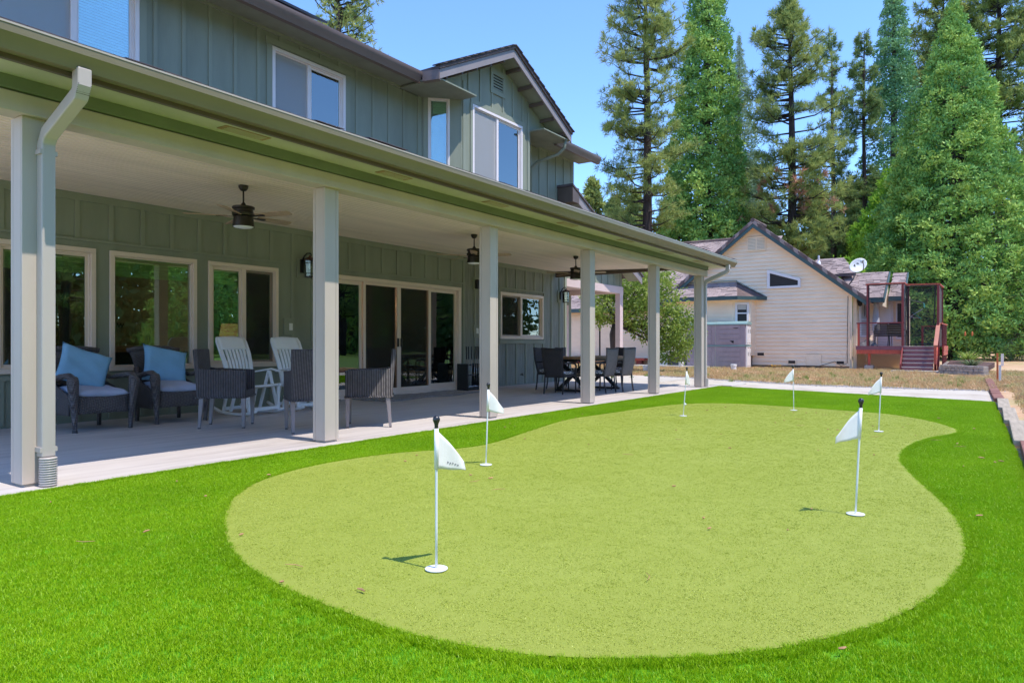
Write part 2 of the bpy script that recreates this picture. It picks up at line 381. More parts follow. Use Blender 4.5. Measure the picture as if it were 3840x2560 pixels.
def copy_tree(o, parent=None):
    c = o.copy(); COL.objects.link(c)
    if parent is not None: c.parent = parent
    for ch in list(o.children): copy_tree(ch, c)
    return c
def put(o, loc, rz, label): o.location = loc; o.rotation_euler = (0, 0, rz); o['label'] = label; return o
def RZ(a, loc=(0, 0, 0)): return Matrix.Translation(Vector(loc)) @ Matrix.Rotation(a, 4, 'Z')
def inpoly(P, poly):
    x, y = P[:, 0], P[:, 1]; ins = np.zeros(len(P), bool); n = len(poly)
    for i in range(n):
        x0, y0 = poly[i]; x1, y1 = poly[(i + 1) % n]
        c = ((y0 > y) != (y1 > y)); ins ^= c & (x < (x1 - x0) * (y - y0) / (y1 - y0 + 1e-12) + x0)
    return ins
def polydist(P, poly):
    d = np.full(len(P), 1e9); n = len(poly); A = np.array(poly, float)
    for i in range(n):
        a, b = A[i], A[(i + 1) % n]; ab = b - a
        t = np.clip(((P - a) @ ab) / (ab @ ab + 1e-12), 0, 1)[:, None]
        d = np.minimum(d, np.linalg.norm(P - (a + t * ab), axis=1))
    return d
def fastmesh(name, V, F, mat, k=4):
    V = np.asarray(V, np.float32); F = np.asarray(F, np.int32); me = bpy.data.meshes.new(name)
    me.vertices.add(len(V)); me.vertices.foreach_set('co', V.ravel())
    me.loops.add(F.size); me.loops.foreach_set('vertex_index', F.ravel())
    me.polygons.add(len(F)); me.polygons.foreach_set('loop_start', np.arange(0, F.size, k, dtype=np.int32))
    try: me.polygons.foreach_set('loop_total', np.full(len(F), k, np.int32))
    except Exception: pass
    me.update(calc_edges=True); me.materials.append(MATS[mat]); return me
def fastobj(name, V, F, mat, parent=None, k=4):
    o = bpy.data.objects.new(name, fastmesh(name, V, F, mat, k)); COL.objects.link(o)
    if parent is not None: o.parent = parent
    return o

# ------------------------------------------------------------------ ground, patio, turf
def sheet(name, poly, z, mat, kind='structure', label=None):
    m = MB(); m.add([(x, y, z) for x, y in poly], [tuple(range(len(poly)))])
    o = m.build(name, mat, kind=kind)
    if label: o['label'] = label
    return o
sheet('ground', [(-150, -250), (350, -250), (350, 250), (-150, 250)], -0.030, 'dry_ground', label='dry tan and rusty grass ground reaching to the trees')
PAD = [(-3, -0.12), (16.2, -0.05), (19.95, 0.08), (19.86, 1.5), (19.83, 2.95), (20.09, 4.27), (20.97, 5.94), (22.2, 8.0), (23.0, 9.6), (23.6, 12.6), (17.9, 12.6), (18.3, 5.6), (18, 5.5)]
sheet('sand_path', PAD, -0.022, 'sandy_pad', label='pale sandy concrete path between turf and dry grass')
mb = MB(); mb.box(-4, 18.25, 5.82, 12.5, -0.16, 0.0)
patio = mb.build('patio', 'patio_concrete', bevel=0.006, kind='structure'); patio['label'] = 'stained grey concrete patio slab under the porch'
mb = MB(); mb.box(18.262, 21.9, 7.9, 12.5, -0.16, -0.004)
mb.build('entry_walk', 'concrete', kind='structure')['label'] = 'pale concrete walk at the far end of the porch'
mb = MB(); mb.box(18.262, 19.6, 5.55, 6.15, -0.1, 0.012)
mb.build('paver', 'concrete', bevel=0.01, kind='structure')['label'] = 'pale concrete pad at the far corner of the turf'
TURF = [(-3.0, -0.46), (7.6, -0.22), (16.0, -0.03), (18.05, 5.815), (-3.0, 5.815)]
GREEN = [(5.66, 4.56), (6.13, 4.46), (7.32, 4.74), (8.79, 5.06), (9.75, 4.96), (11.28, 4.85), (12.35, 4.63), (12.82, 4.15), (12.89, 3.54), (12.78, 2.91), (12.60, 2.32), (12.49, 1.78), (12.27, 1.26), (11.59, 0.75), (10.91, 0.46), (10.44, 0.33), (9.96, 0.38), (9.51, 0.57), (8.79, 0.71), (8.14, 0.75), (7.68, 0.73), (7.18, 0.66), (6.65, 0.54), (6.11, 0.40), (5.59, 0.27), (5.11, 0.17), (4.68, 0.12), (4.30, 0.11), (3.95, 0.13), (3.52, 0.20), (3.12, 0.32), (2.77, 0.50), (2.54, 0.67), (2.37, 0.84), (2.23, 1.02), (2.11, 1.21), (2.02, 1.42), (1.97, 1.68), (1.95, 1.88), (1.97, 2.13), (1.99, 2.42), (2.04, 2.72), (2.13, 3.05), (2.27, 3.38), (2.50, 3.77), (2.78, 4.16), (3.11, 4.52), (3.52, 4.80), (4.11, 5.00), (4.87, 4.97), (5.31, 4.81)]
def smooth_poly(p, it=2):
    p = np.array(p, float)
    for _ in range(it):
        q = np.roll(p, -1, 0); p = np.stack([0.75 * p + 0.25 * q, 0.25 * p + 0.75 * q], 1).reshape(-1, 2)
    return p
GREEN = smooth_poly(GREEN, 2)
sheet('turf_backing', TURF, -0.018, 'turf_ground', label='bright green base of the turf fringe')
sheet('putting_green', [tuple(p) for p in GREEN], -0.004, 'green_ground', label='pale yellow green kidney shaped putting green surface')

rng = np.random.default_rng(5)
def blade_patch(name, half, nb, hmin, hmax, wid, mat, lean=0.5, seed=0, rnd=False):
    r = np.random.default_rng(seed)
    if rnd:
        a = r.uniform(0, 6.283, nb); q = half * np.sqrt(r.uniform(0, 1, nb)); bx = q * np.cos(a); by = q * np.sin(a)
    else: bx = r.uniform(-half, half, nb); by = r.uniform(-half, half, nb)
    h = r.uniform(hmin, hmax, nb); ang = r.uniform(0, 6.283, nb); ln = r.uniform(0.1, lean, nb) * h
    la = r.uniform(0, 6.283, nb); wx, wy = np.cos(ang) * wid / 2, np.sin(ang) * wid / 2
    lx, ly = np.cos(la) * ln, np.sin(la) * ln; z0 = np.zeros(nb)
    V = np.stack([np.stack([bx - wx, by - wy, z0], 1), np.stack([bx + wx, by + wy, z0], 1),
                  np.stack([bx + wx * .8 + lx * .4, by + wy * .8 + ly * .4, h * .6], 1), np.stack([bx - wx * .8 + lx * .4, by - wy * .8 + ly * .4, h * .6], 1),
                  np.stack([bx + lx, by + ly, h], 1)], 1).reshape(-1, 3)
    i = np.arange(nb)[:, None] * 5
    F = np.concatenate([i + [0, 1, 2], i + [0, 2, 3], i + [3, 2, 4]], 0)
    o = bpy.data.objects.new(name, fastmesh(name, V, F, mat, 3)); return o
def scatter(name, pts, patches, mat, label, seed=1, smin=0.85, smax=1.15):
    me = bpy.data.meshes.new(name); me.from_pydata([tuple(p) for p in pts], [], []); me.materials.append(MATS[mat])
    o = bpy.data.objects.new(name, me); COL.objects.link(o)
    g = bpy.data.node_groups.new(name, 'GeometryNodeTree')
    g.interface.new_socket('Geometry', in_out='INPUT', socket_type='NodeSocketGeometry')
    g.interface.new_socket('Geometry', in_out='OUTPUT', socket_type='NodeSocketGeometry')
    gi = g.nodes.new('NodeGroupInput'); go = g.nodes.new('NodeGroupOutput'); jn = g.nodes.new('GeometryNodeJoinGeometry')
    rot = g.nodes.new('FunctionNodeRandomValue'); rot.data_type = 'FLOAT_VECTOR'; rot.inputs[0].default_value = (0, 0, 0); rot.inputs[1].default_value = (0, 0, 6.283)
    scl = g.nodes.new('FunctionNodeRandomValue'); scl.data_type = 'FLOAT'; scl.inputs[2].default_value = smin; scl.inputs[3].default_value = smax
    pick = g.nodes.new('FunctionNodeRandomValue'); pick.data_type = 'INT'; pick.inputs[4].default_value = 0; pick.inputs[5].default_value = len(patches) - 1
    for n, sd_ in ((rot, 3), (scl, 4), (pick, 5)):
        for inp in n.inputs:
            if inp.name == 'Seed': inp.default_value = seed * 10 + sd_
    for i, p in enumerate(patches):
        oi = g.nodes.new('GeometryNodeObjectInfo'); oi.inputs['Object'].default_value = p
        ip = g.nodes.new('GeometryNodeInstanceOnPoints')
        cmpn = g.nodes.new('FunctionNodeCompare'); cmpn.data_type = 'INT'; cmpn.operation = 'EQUAL'
        ia = [q for q in cmpn.inputs if q.type == 'INT']
        g.links.new([q for q in pick.outputs if q.type == 'INT'][0], ia[0]); ia[1].default_value = i
        g.links.new(gi.outputs[0], ip.inputs['Points']); g.links.new(cmpn.outputs[0], ip.inputs['Selection'])
        g.links.new(oi.outputs['Geometry'], ip.inputs['Instance'])
        g.links.new([q for q in rot.outputs if q.type == 'VECTOR'][0], ip.inputs['Rotation'])
        g.links.new([q for q in scl.outputs if q.type == 'VALUE'][0], ip.inputs['Scale'])
        g.links.new(ip.outputs[0], jn.inputs[0])
    g.links.new(jn.outputs[0], go.inputs[0])
    md = o.modifiers.new('scatter', 'NODES'); md.node_group = g
    tag(o, label, None, None, 'stuff'); return o
FW = np.array([math.cos(R(34.2086)), math.sin(R(34.2086))]); RT = np.array([FW[1], -FW[0]])
def visible(P, marg=0.06, near=1.6):
    d = P @ FW; s = P @ RT; return (d > near) & (np.abs(s) < d * (0.7256 + marg) + 0.15)
def jgrid(poly, step, seed, far=99):
    r = np.random.default_rng(seed); A = np.array(poly); lo, hi = A.min(0), A.max(0)
    X, Y = np.meshgrid(np.arange(lo[0], hi[0], step), np.arange(lo[1], hi[1], step)); P = np.stack([X.ravel(), Y.ravel()], 1)
    P = P + r.uniform(-.3 * step, .3 * step, P.shape); P = P[visible(P)]; return P[inpoly(P, poly)]
def sample(poly, dens_fn, maxd, seed):
    r = np.random.default_rng(seed); A = np.array(poly); lo, hi = A.min(0), A.max(0)
    n = int((hi - lo).prod() * maxd); P = r.uniform(lo, hi, (n, 2)); P = P[visible(P)]
    P = P[inpoly(P, poly)]; d = P @ FW
    return P[r.uniform(0, 1, len(P)) < dens_fn(d) / maxd]
GL = [tuple(p) for p in GREEN]
tp = [blade_patch('turf_tuft', 0.06, 330, 0.010, 0.021, 0.0025, 'turf_blade', 1.1, k) for k in range(4)]
P = jgrid(TURF, .078, 11)
P = P[~inpoly(P, GL)]
dg = np.minimum(polydist(P, GL), polydist(P, TURF)); P = P[dg > 0.045]
scatter('turf_fringe', [(x, y, -0.018) for x, y in P], tp, 'turf_blade', 'long bright green artificial turf fringe around the putting green', 1)
te = [blade_patch('turf_edge_tuft', 0.022, 40, 0.012, 0.026, 0.0028, 'turf_blade', 1.0, 20 + k, True) for k in range(4)]
Q = sample(TURF, lambda d: np.full(len(d), 5200.), 5200, 12)
dg = np.minimum(polydist(Q, GL), polydist(Q, TURF)); Q = Q[dg < 0.06]; Q = Q[~inpoly(Q, GL)]
scatter('turf_fringe_edge', [(x, y, -0.018) for x, y in Q], te, 'turf_blade', 'ragged bright green turf blades along the edges of the fringe', 2)
gp = [blade_patch('green_tuft', 0.06, 170, 0.0015, 0.0040, 0.0032, 'green_blade', 2.4, 40 + k) for k in range(4)]
G = jgrid(GL, .09, 13); G = G[polydist(G, GL) > 0.03]
scatter('green_pile', [(x, y, -0.004) for x, y in G], gp, 'green_blade', 'short pale yellow green pile of the putting green', 3)
# fallen needles and catkins on the turf
r_ = random.Random(3)
mb = MB()
for k in range(80):
    while True:
        x, y = r_.uniform(1.8, 12), r_.uniform(-0.1, 5.6)
        if visible(np.array([[x, y]]))[0]: break
    a = r_.uniform(0, 6.28); L = r_.choice([0.012, 0.02, 0.03, 0.05, 0.11]); wd = 0.0022 if L > 0.08 else 0.006
    z = 0.008 if inpoly(np.array([[x, y]]), GL)[0] else 0.014
    mb.tube([(x + math.cos(a + q * .5) * L * (q - .5), y + math.sin(a + q * .5) * L * (q - .5), z + 0.003 * r_.random()) for q in (0, .5, 1)], [wd * .6, wd, wd * .5], 4)
tag(mb.build('fallen_needles', 'needle_dry', kind='stuff'), 'scattered dry pine needles and reddish catkins on the turf')

# gravel strip and dry grass tufts
def line_pts(L, n, wd, seed):
    r = np.random.default_rng(seed); L = np.array(L, float); seg = np.linalg.norm(np.diff(L, axis=0), axis=1); cs = np.r_[0, np.cumsum(seg)]
    u = r.uniform(0, cs[-1], n); i = np.clip(np.searchsorted(cs, u) - 1, 0, len(seg) - 1); t = ((u - cs[i]) / seg[i])[:, None]
    P = L[i] * (1 - t) + L[i + 1] * t; return P + r.normal(0, wd, P.shape)
GRV = line_pts([(20.05, 0.1), (19.95, 1.5), (19.95, 2.95), (20.2, 4.3), (21.05, 6.0), (22.2, 8.0), (23.0, 9.6)], 2600, 0.13, 4)
V = []; Fq = []; r = np.random.default_rng(8)
for x, y in GRV:
    sz = r.uniform(0.012, 0.035); b = len(V)
    V += [(x + sz, y, -0.03), (x - sz * .5, y + sz * .9, -0.03), (x - sz * .5, y - sz * .9, -0.03), (x + r.normal(0, .004), y, -0.03 + sz * 1.2)]
    Fq += [(b, b + 1, b + 3), (b + 1, b + 2, b + 3), (b + 2, b, b + 3)]
o = fastobj('gravel_strip', V, Fq, 'gravel_mat', None, 3); tag(o, 'strip of loose grey gravel along the sandy path', None, None, 'stuff')
gt = [blade_patch('dry_tuft', 0.12, 26, 0.03, 0.12, 0.012, 'dry_grass', 1.2, 60 + k, True) for k in range(4)]
r = np.random.default_rng(21)
DG = np.concatenate([np.stack([r.uniform(19.9, 34, 9000), r.uniform(-4, 19, 9000)], 1), np.stack([r.uniform(6, 34, 6000), r.uniform(-5, -0.45, 6000)], 1)])
DG = DG[visible(DG, 0.1)]; DG = DG[~inpoly(DG, PAD)]; DG = DG[~((DG[:, 0] < 22) & (DG[:, 1] > 7.5))]
DG = DG[~((DG[:, 0] > 29.2) & (DG[:, 0] < 34) & (DG[:, 1] > 0.2) & (DG[:, 1] < 1.9))]
scatter('dry_grass_tufts', [(x, y, -0.03) for x, y in DG], gt, 'dry_grass', 'sparse dry straw coloured grass tufts beyond the path', 5, 0.5, 1.2)
wt = [blade_patch('weed_tuft', 0.10, 40, 0.05, 0.17, 0.012, 'weed', 1.0, 70 + k, True) for k in range(3)]
WP = [(15.3, -0.62), (18.1, -0.55), (21.9, -0.35), (13.2, -0.75), (24.5, 0.6), (22.6, 0.9), (23.2, 2.4), (26.9, 1.3), (12.1, -0.7), (16.6, -1.2)]
WP += [(r_.uniform(20.4, 27), r_.uniform(0.4, 14)) for _ in range(60)]
scatter('green_weeds', [(x, y, -0.03) for x, y in WP], wt, 'weed', 'small green weeds among the dry grass and by the edging', 6, 0.5, 1.1)

# edging along the right side of the turf
ed = thing('turf_edging', 'row of weathered edging blocks, pale near and red brick far, along the turf', 'edging', (12, -0.2, 0))
x = 2.0; k = 0
while x < 25.8:
    far = x > 14.9; L = 0.42 if far else 2.35 + r_.uniform(-.15, .15)
    yb = -0.04 - (16 - x) * 0.0225 if x < 15.6 else -0.045 + (x - 15.6) * 0.022
    mb = MB(); x1 = min(x + L - 0.012, 25.9); tw = r_.uniform(-.006, .006)
    wd = 0.155
    mb.prism([(x, yb - 0.02 - wd, -0.03), (x1, yb - 0.02 - wd + tw, -0.03), (x1, yb + tw, -0.03), (x, yb, -0.03)], (0, 0, 0.075 + r_.uniform(-.008, .008)))
    b = mb.build('edging_block', 'brick_red' if (far or 5.2 < x < 7.4) else 'timber', ed, bevel=0.012, world=True)
    x += L; k += 1

# ------------------------------------------------------------------ main house
YW = 10.40; HC = (9.0, 10.4, 0.0)
house = thing('house', 'two storey grey green board and batten house with long columned porch', 'house', HC)
def hp(m, name, mat, parent=None, **kw): return m.build(name, mat, parent or house, world=True, **kw)
def wallbox(m, x0, x1, z0, z1, openings, y0, y1):
    xs = sorted({x0, x1, *[v for o in openings for v in o[:2] if x0 < v < x1]})
    for a, b in zip(xs, xs[1:]):
        cuts = sorted([(o[2], o[3]) for o in openings if o[0] < (a + b) / 2 < o[1]]); z = z0
        for c0, c1 in cuts:
            if c0 > z + 1e-4: m.box(a, b, y0, y1, z, c0)
            z = max(z, c1)
        if z < z1 - 1e-4: m.box(a, b, y0, y1, z, z1)
LOW = [(2.6, 4.9, .69, 2.41), (5.09, 6.42, .69, 2.41), (6.62, 7.96, .69, 2.41), (8.93, 13.13, .01, 2.41), (14.75, 16.84, 1.21, 2.42)]
UPW = [(3.0, 5.51, 4.95, 6.35), (7.83, 9.52, 4.98, 6.28)]
m = MB(); wallbox(m, 1.5, 13.22, 0.0, 3.16, LOW, YW, YW + .16); lw = hp(m, 'wall', 'siding')
m = MB(); wallbox(m, 13.22, 18.12, 0.0, 3.16, LOW, YW, YW + .16); lw2 = hp(m, 'wall', 'siding_grain')
m = MB(); wallbox(m, 1.5, 11.72, 3.16, 6.62, UPW, YW, YW + .16); m.box(11.72, 18.55, YW + .001, YW + .16, 3.16, 6.62); uw = hp(m, 'upper_wall', 'siding')
m = MB(); m.box(18.40, 18.55, YW + .16, 17.5, 3.16, 6.62); hp(m, 'side_wall', 'siding'); hp(MB().box(18.0, 18.12, YW + .16, 12.4, 0, 3.3), 'side_wall', 'siding'); hp(MB().box(1.5, 1.6, YW + .16, 17, 0, 6.6), 'side_wall', 'siding')
def batten(x, z0, z1, par, y=YW, w_=.062, mat='batten', t=.019): hp(MB().box(x - w_ / 2, x + w_ / 2, y - t, y + .002, z0, z1), 'batten', mat, par)
def band(x0, x1, z0, z1, par, y=YW, t=.024, name='trim_board', mat='batten'): hp(MB().box(x0, x1, y - t, y + .002, z0, z1), name, mat, par, bevel=.003)
# lower wall: frieze, battens above the openings, trim around them, battens below
band(1.5, 13.22, 3.05, 3.16, lw); band(13.222, 18.12, 3.05, 3.16, lw2)
band(1.5, 8.06, 2.50, 2.535, lw, t=.03); band(8.80, 13.24, 2.50, 2.535, lw, t=.03); band(14.67, 16.94, 2.50, 2.535, lw2, t=.03)
x = 2.40
while x < 18.0:
    over = (x < 8.06) or (8.80 < x < 13.2) or (14.67 < x < 16.94); par = lw if x < 13.22 else lw2
    if over: batten(x, 2.535, 3.05, par)
    else: batten(x, 0.03, 3.05, par)
    if x < 8.0: batten(x, 0.03, 0.60, par)
    if 14.67 < x < 16.94: batten(x, 0.03, 1.09, par)
    x += 0.4515
band(2.0, 8.06, 0.60, 0.66, lw); band(14.70, 16.92, 1.09, 1.19, lw2)
band(14.66, 14.74, 1.20, 2.50, lw2); band(16.85, 16.93, 1.20, 2.50, lw2)
band(18.03, 18.13, 0.0, 3.05, lw2, t=.028, name='corner_board')
band(8.08, 8.30, 1.24, 1.54, lw, name='mounting_block'); band(8.36, 8.56, 2.28, 2.62, lw, name='mounting_block')
band(13.60, 13.86, 2.40, 2.70, lw2, name='mounting_block'); band(13.62, 13.84, 1.24, 1.54, lw2, name='mounting_block'); band(17.62, 17.82, 2.28, 2.62, lw2, name='mounting_block')
# upper wall battens
x = 2.14
for i in range(24):
    xx = 2.14 + .4515 * i
    if 3.0 < xx < 5.55: batten(xx, 6.35, 6.55, uw)
    elif 7.75 < xx < 9.6: batten(xx, 6.41, 6.55, uw)
    elif xx < 11.6: batten(xx, 3.6, 6.55, uw)
for xx in (16.2, 16.65, 17.1, 17.55, 18.0, 18.46): batten(xx, 4.2, 6.55, uw)
band(1.5, 11.70, 6.50, 6.62, uw, t=.03); band(15.3, 18.55, 6.50, 6.62, uw, t=.03)
band(7.70, 9.62, 6.30, 6.41, uw); band(7.72, 7.83, 4.9, 6.30, uw); band(9.525, 9.64, 4.9, 6.30, uw)
band(2.9, 5.62, 6.36, 6.46, uw); band(5.515, 5.62, 4.9, 6.36, uw)
hp(MB().box(11.60, 11.72, YW - .03, YW + .002, 3.6, 6.6), 'corner_board', 'batten', uw)
hp(MB().box(18.50, 18.57, YW - .02, YW + .05, 3.6, 6.6), 'corner_board', 'batten', uw)

def window(x0, x1, z0, z1, M, kind, fm, gl, blind=None, fw=.065, split=None, scr=None, proud=.028, nm='window', par=None):
    """wall plane is local y=0, outside is -y"""
    m = MB(M)
    for a, b, c, d in ((x0, x1, z1 - fw, z1), (x0, x1, z0, z0 + fw), (x0, x0 + fw, z0 + fw, z1 - fw), (x1 - fw, x1, z0 + fw, z1 - fw)): m.box(a, b, -proud, .09, c, d)
    for a, b, c, d in ((x0 + fw, x1 - fw, z1 - fw - .02, z1 - fw), (x0 + fw, x1 - fw, z0 + fw, z0 + fw + .02), (x0 + fw, x0 + fw + .02, z0 + fw + .02, z1 - fw - .02), (x1 - fw - .02, x1 - fw, z0 + fw + .02, z1 - fw - .02)): m.box(a, b, .004, .088, c, d)
    win = hp(m, nm, fm, par, bevel=.006)
    a0, a1, b0, b1 = x0 + fw + .02, x1 - fw - .02, z0 + fw + .02, z1 - fw - .02
    if split is None:
        hp(MB(M).box(a0, a1, .05, .056, b0, b1), 'pane', gl, win)
    else:
        ml = MB(M).box(split - .04, split + .04, -.005, .086, b0, b1); hp(ml, 'mullion', fm, win, bevel=.004)
        for (p, q), nm2 in (((a0, split - .04), 'l'), ((split + .04, a1), 'r')):
            sdep = .03 if scr != nm2 else .055
            sw = .035
            s_ = MB(M)
            for u in ((p, q, b1 - sw, b1), (p, q, b0, b0 + sw), (p, p + sw, b0 + sw, b1 - sw), (q - sw, q, b0 + sw, b1 - sw)): s_.box(u[0], u[1], sdep, sdep + .025, u[2], u[3])
            sh = hp(s_, 'sash', fm, win)
            hp(MB(M).box(p + sw, q - sw, sdep + .010, sdep + .014, b0 + sw, b1 - sw), 'pane', gl, win)
            if scr == nm2: hp(MB(M).box(p + .005, q - .005, .022, .0225, b0, b1), 'insect_screen', 'insect_screen_skylit' if gl == 'glass_up' else 'insect_screen', win)
    if blind == 'woven':
        s_ = MB(M); dz = .27
        for k in range(6): s_.box(a0 + .01, a1 - .01, .100 - .004 * k, .112 - .004 * k, b1 - dz + k * dz / 6 + .004, b1 - dz + (k + 1) * dz / 6)
        hp(s_, 'roman_blind', 'woven_shade', win)
    if blind == 'slat':
        s_ = MB(M); z = b0
        while z < b1:
            s_.add([(a0, .135, z), (a1, .135, z), (a1, .155, z + .036), (a0, .155, z + .036)], [(0, 1, 2, 3)]); z += .042
        hp(s_, 'slat_blind', 'blind', win)
    return win
WM = RZ(0, (0, YW, 0))
window(2.6, 4.9, .69, 2.41, WM, 'pic', 'vinyl', 'glass', 'woven', split=3.72)
window(5.09, 6.42, .69, 2.41, WM, 'pic', 'vinyl', 'glass', 'woven')
window(6.62, 7.96, .69, 2.41, WM, 'sl', 'vinyl', 'glass', 'woven', split=7.28, scr='r')
window(14.75, 16.84, 1.21, 2.42, WM, 'sl', 'vinyl', 'glass', None, split=15.75, scr='l')
window(3.0, 5.51, 4.95, 6.35, WM, 'sl', 'upper_vinyl', 'glass_up', 'slat', split=4.62, scr='l')
window(7.83, 9.52, 4.98, 6.28, WM, 'sl', 'upper_vinyl', 'glass_up', 'slat', split=8.655, scr='l')

# four panel sliding door
m = MB()
m.box(8.93, 13.13, YW - .03, YW + .12, 2.33, 2.41); m.box(8.93, 9.01, YW - .03, YW + .12, .01, 2.33); m.box(13.05, 13.13, YW - .03, YW + .12, .01, 2.33); m.box(9.01, 13.05, YW - .05, YW + .12, .005, .07)
door = hp(m, 'sliding_door', 'vinyl', bevel=.006)
xs = [9.01, 10.03, 11.05, 12.06, 13.05]
for i in range(4):
    p, q = xs[i], xs[i + 1]; sc = i in (1, 2); yd = YW + (.01 if sc else .055); sw = .055 if sc else .075
    m = MB()
    for u in ((p, q, 2.33 - sw, 2.33), (p, q, .07, .07 + sw * 1.6), (p, p + sw, .07 + sw * 1.6, 2.33 - sw), (q - sw, q, .07 + sw * 1.6, 2.33 - sw)): m.box(u[0], u[1], yd, yd + .035, u[2], u[3])
    pn = hp(m, 'door_panel', 'vinyl', door, bevel=.004)
    hp(MB().box(p + sw, q - sw, yd + .05 if sc else yd + .015, yd + .055 if sc else yd + .02, .07 + sw * 1.6, 2.33 - sw), 'pane', 'glass', door)
    if sc: hp(MB().box(p + sw, q - sw, yd + .012, yd + .0125, .07 + sw * 1.6, 2.33 - sw), 'insect_screen', 'insect_screen', door)
for xh in (11.0, 11.10): hp(MB().box(xh - .012, xh + .012, YW - .028, YW + .012, 1.02, 1.20), 'door_handle', 'black_plastic', door, bevel=.004)

# gable bay on the upper floor
YG = 9.76; GX0, GX1 = 12.36, 15.18; AX = 13.77
m = MB(); wallbox(m, GX0, GX1, 3.2, 6.62, [(12.74, 14.80, 4.4, 6.53)], YG, YG + .14)
m.prism([(GX0, YG, 6.62), (GX1, YG, 6.62), (GX1, YG, 7.17), (AX, YG, 7.86), (GX0, YG, 7.17)], (0, .14, 0))
gw = hp(m, 'gable_wall', 'siding')
m = MB(RZ(R(-45), (11.72, 10.4, 0))); wallbox(m, 0, .905, 3.2, 6.8, [(.16, .64, 4.3, 6.53)], 0, .12); hp(m, 'bay_wall', 'siding')
m = MB(); m.prism([(15.18, 9.76, 3.2), (15.82, 10.4, 3.2), (15.82, 10.4, 6.8), (15.18, 9.76, 6.8)], (-.1, .1, 0)); hp(m, 'bay_wall', 'siding')
def zr(x): return 7.84 - .495 * abs(x - 13.77)
for x in (12.61, 13.05, 13.51, 13.96, 14.39, 14.82):
    z0 = 6.64
    if abs(x - 13.74) < .3: batten(x, 6.64, 7.0, gw, YG); batten(x, 7.6, zr(x) - .04, gw, YG) if zr(x) > 7.7 else None
    else: batten(x, z0, zr(x) - .02, gw, YG)
for x in (12.44, 15.08): batten(x, 3.5, 6.95, gw, YG, .09)
hp(MB().box(12.68, 14.90, YG - .026, YG + .002, 6.535, 6.64), 'trim_board', 'batten', gw)
hp(MB().box(12.66, 12.735, YG - .026, YG + .002, 4.4, 6.535), 'trim_board', 'batten', gw); hp(MB().box(14.805, 14.90, YG - .026, YG + .002, 4.4, 6.535), 'trim_board', 'batten', gw)
window(12.74, 14.80, 4.4, 6.53, RZ(0, (0, YG, 0)), 'sl', 'upper_vinyl', 'glass_up', 'slat', split=13.74, scr='l')
DM = RZ(R(-45), (11.72, 10.4, 0))
m = MB(DM).box(.06, .86, -.024, .002, 6.53, 6.62); m.box(.06, .16, -.024, .002, 3.8, 6.53); m.box(.64, .86, -.02, .002, 3.8, 6.53); hp(m, 'trim_board', 'batten')
window(.16, .64, 4.3, 6.53, DM, 'pic', 'upper_vinyl', 'glass_up', None, fw=.05, proud=.03)
hp(MB(DM).box(.21, .6, .14, .15, 6.2, 6.5), 'roman_blind', 'woven_shade')
# louvre vent in the gable
m = MB()
for u in ((13.44, 14.04, 7.46, 7.59), (13.44, 14.04, 7.00, 7.11), (13.44, 13.54, 7.11, 7.46), (13.94, 14.04, 7.11, 7.46)): m.box(u[0], u[1], YG - .03, YG + .004, u[2], u[3])
gv = hp(m, 'gable_vent', 'batten', bevel=.003)
hp(MB().box(13.54, 13.94, YG - .006, YG - .003, 7.11, 7.46), 'vent_backing', 'dark_void', gv)
for k in range(5): hp(MB().prism([(13.54, YG - .028, 7.12 + k * .068), (13.54, YG - .022, 7.115 + k * .068), (13.54, YG - .005, 7.16 + k * .068), (13.54, YG - .011, 7.165 + k * .068)], (.40, 0, 0)), 'louvre', 'batten', gv)

# roofs
def slab(name, mat, p, thick, par=None, **kw):  # p: 4 points of the top, extruded down
    return hp(MB().prism(p, (0, 0, -thick)), name, mat, par, **kw)
YE = 9.80  # main eave
slab('main_roof', 'shingle', [(1.2, YE, 6.70), (18.9, YE, 6.70), (18.9, 16, 9.8), (1.2, 16, 9.8)], .10)
slab('main_roof', 'shingle', [(1.2, 16, 9.8), (18.9, 16, 9.8), (18.9, 22, 6.8), (1.2, 22, 6.8)], .10)
hp(MB().box(1.2, 18.9, YE + .03, YW, 6.55, 6.585), 'soffit', 'siding')
def gutter(x0, x1, y, zt, name='gutter', mat='gutter', h=.13, d=.12, par=None):
    prof = [(0, 0), (-d * .55, 0), (-d * .72, h * .35), (-d * .98, h * .62), (-d, h), (-d + .012, h), (-d + .012, h * .93), (-d * .9 + .008, h * .6), (-d * .5, .02), (-.008, .02), (-.008, h * .85), (0, h * .85)]
    m = MB(); m.prism([(x0, y + a, zt - h + b) for a, b in prof], (x1 - x0, 0, 0)); return hp(m, name, mat, par, smooth='auto')
def fasc(x0, x1, y0, y1, z0, z1, mat='fascia'): return hp(MB().box(x0, x1, y0, y1, z0, z1), 'fascia', mat, bevel=.003)
fasc(1.2, 11.03, YE, YE + .028, 6.47, 6.66); gutter(1.2, 10.93, YE, 6.66, h=.20, d=.15, mat='gutter_dark')
fasc(16.5, 18.9, YE, YE + .028, 6.47, 6.66); gutter(16.45, 18.95, YE, 6.66, h=.20, d=.15, mat='gutter_dark')
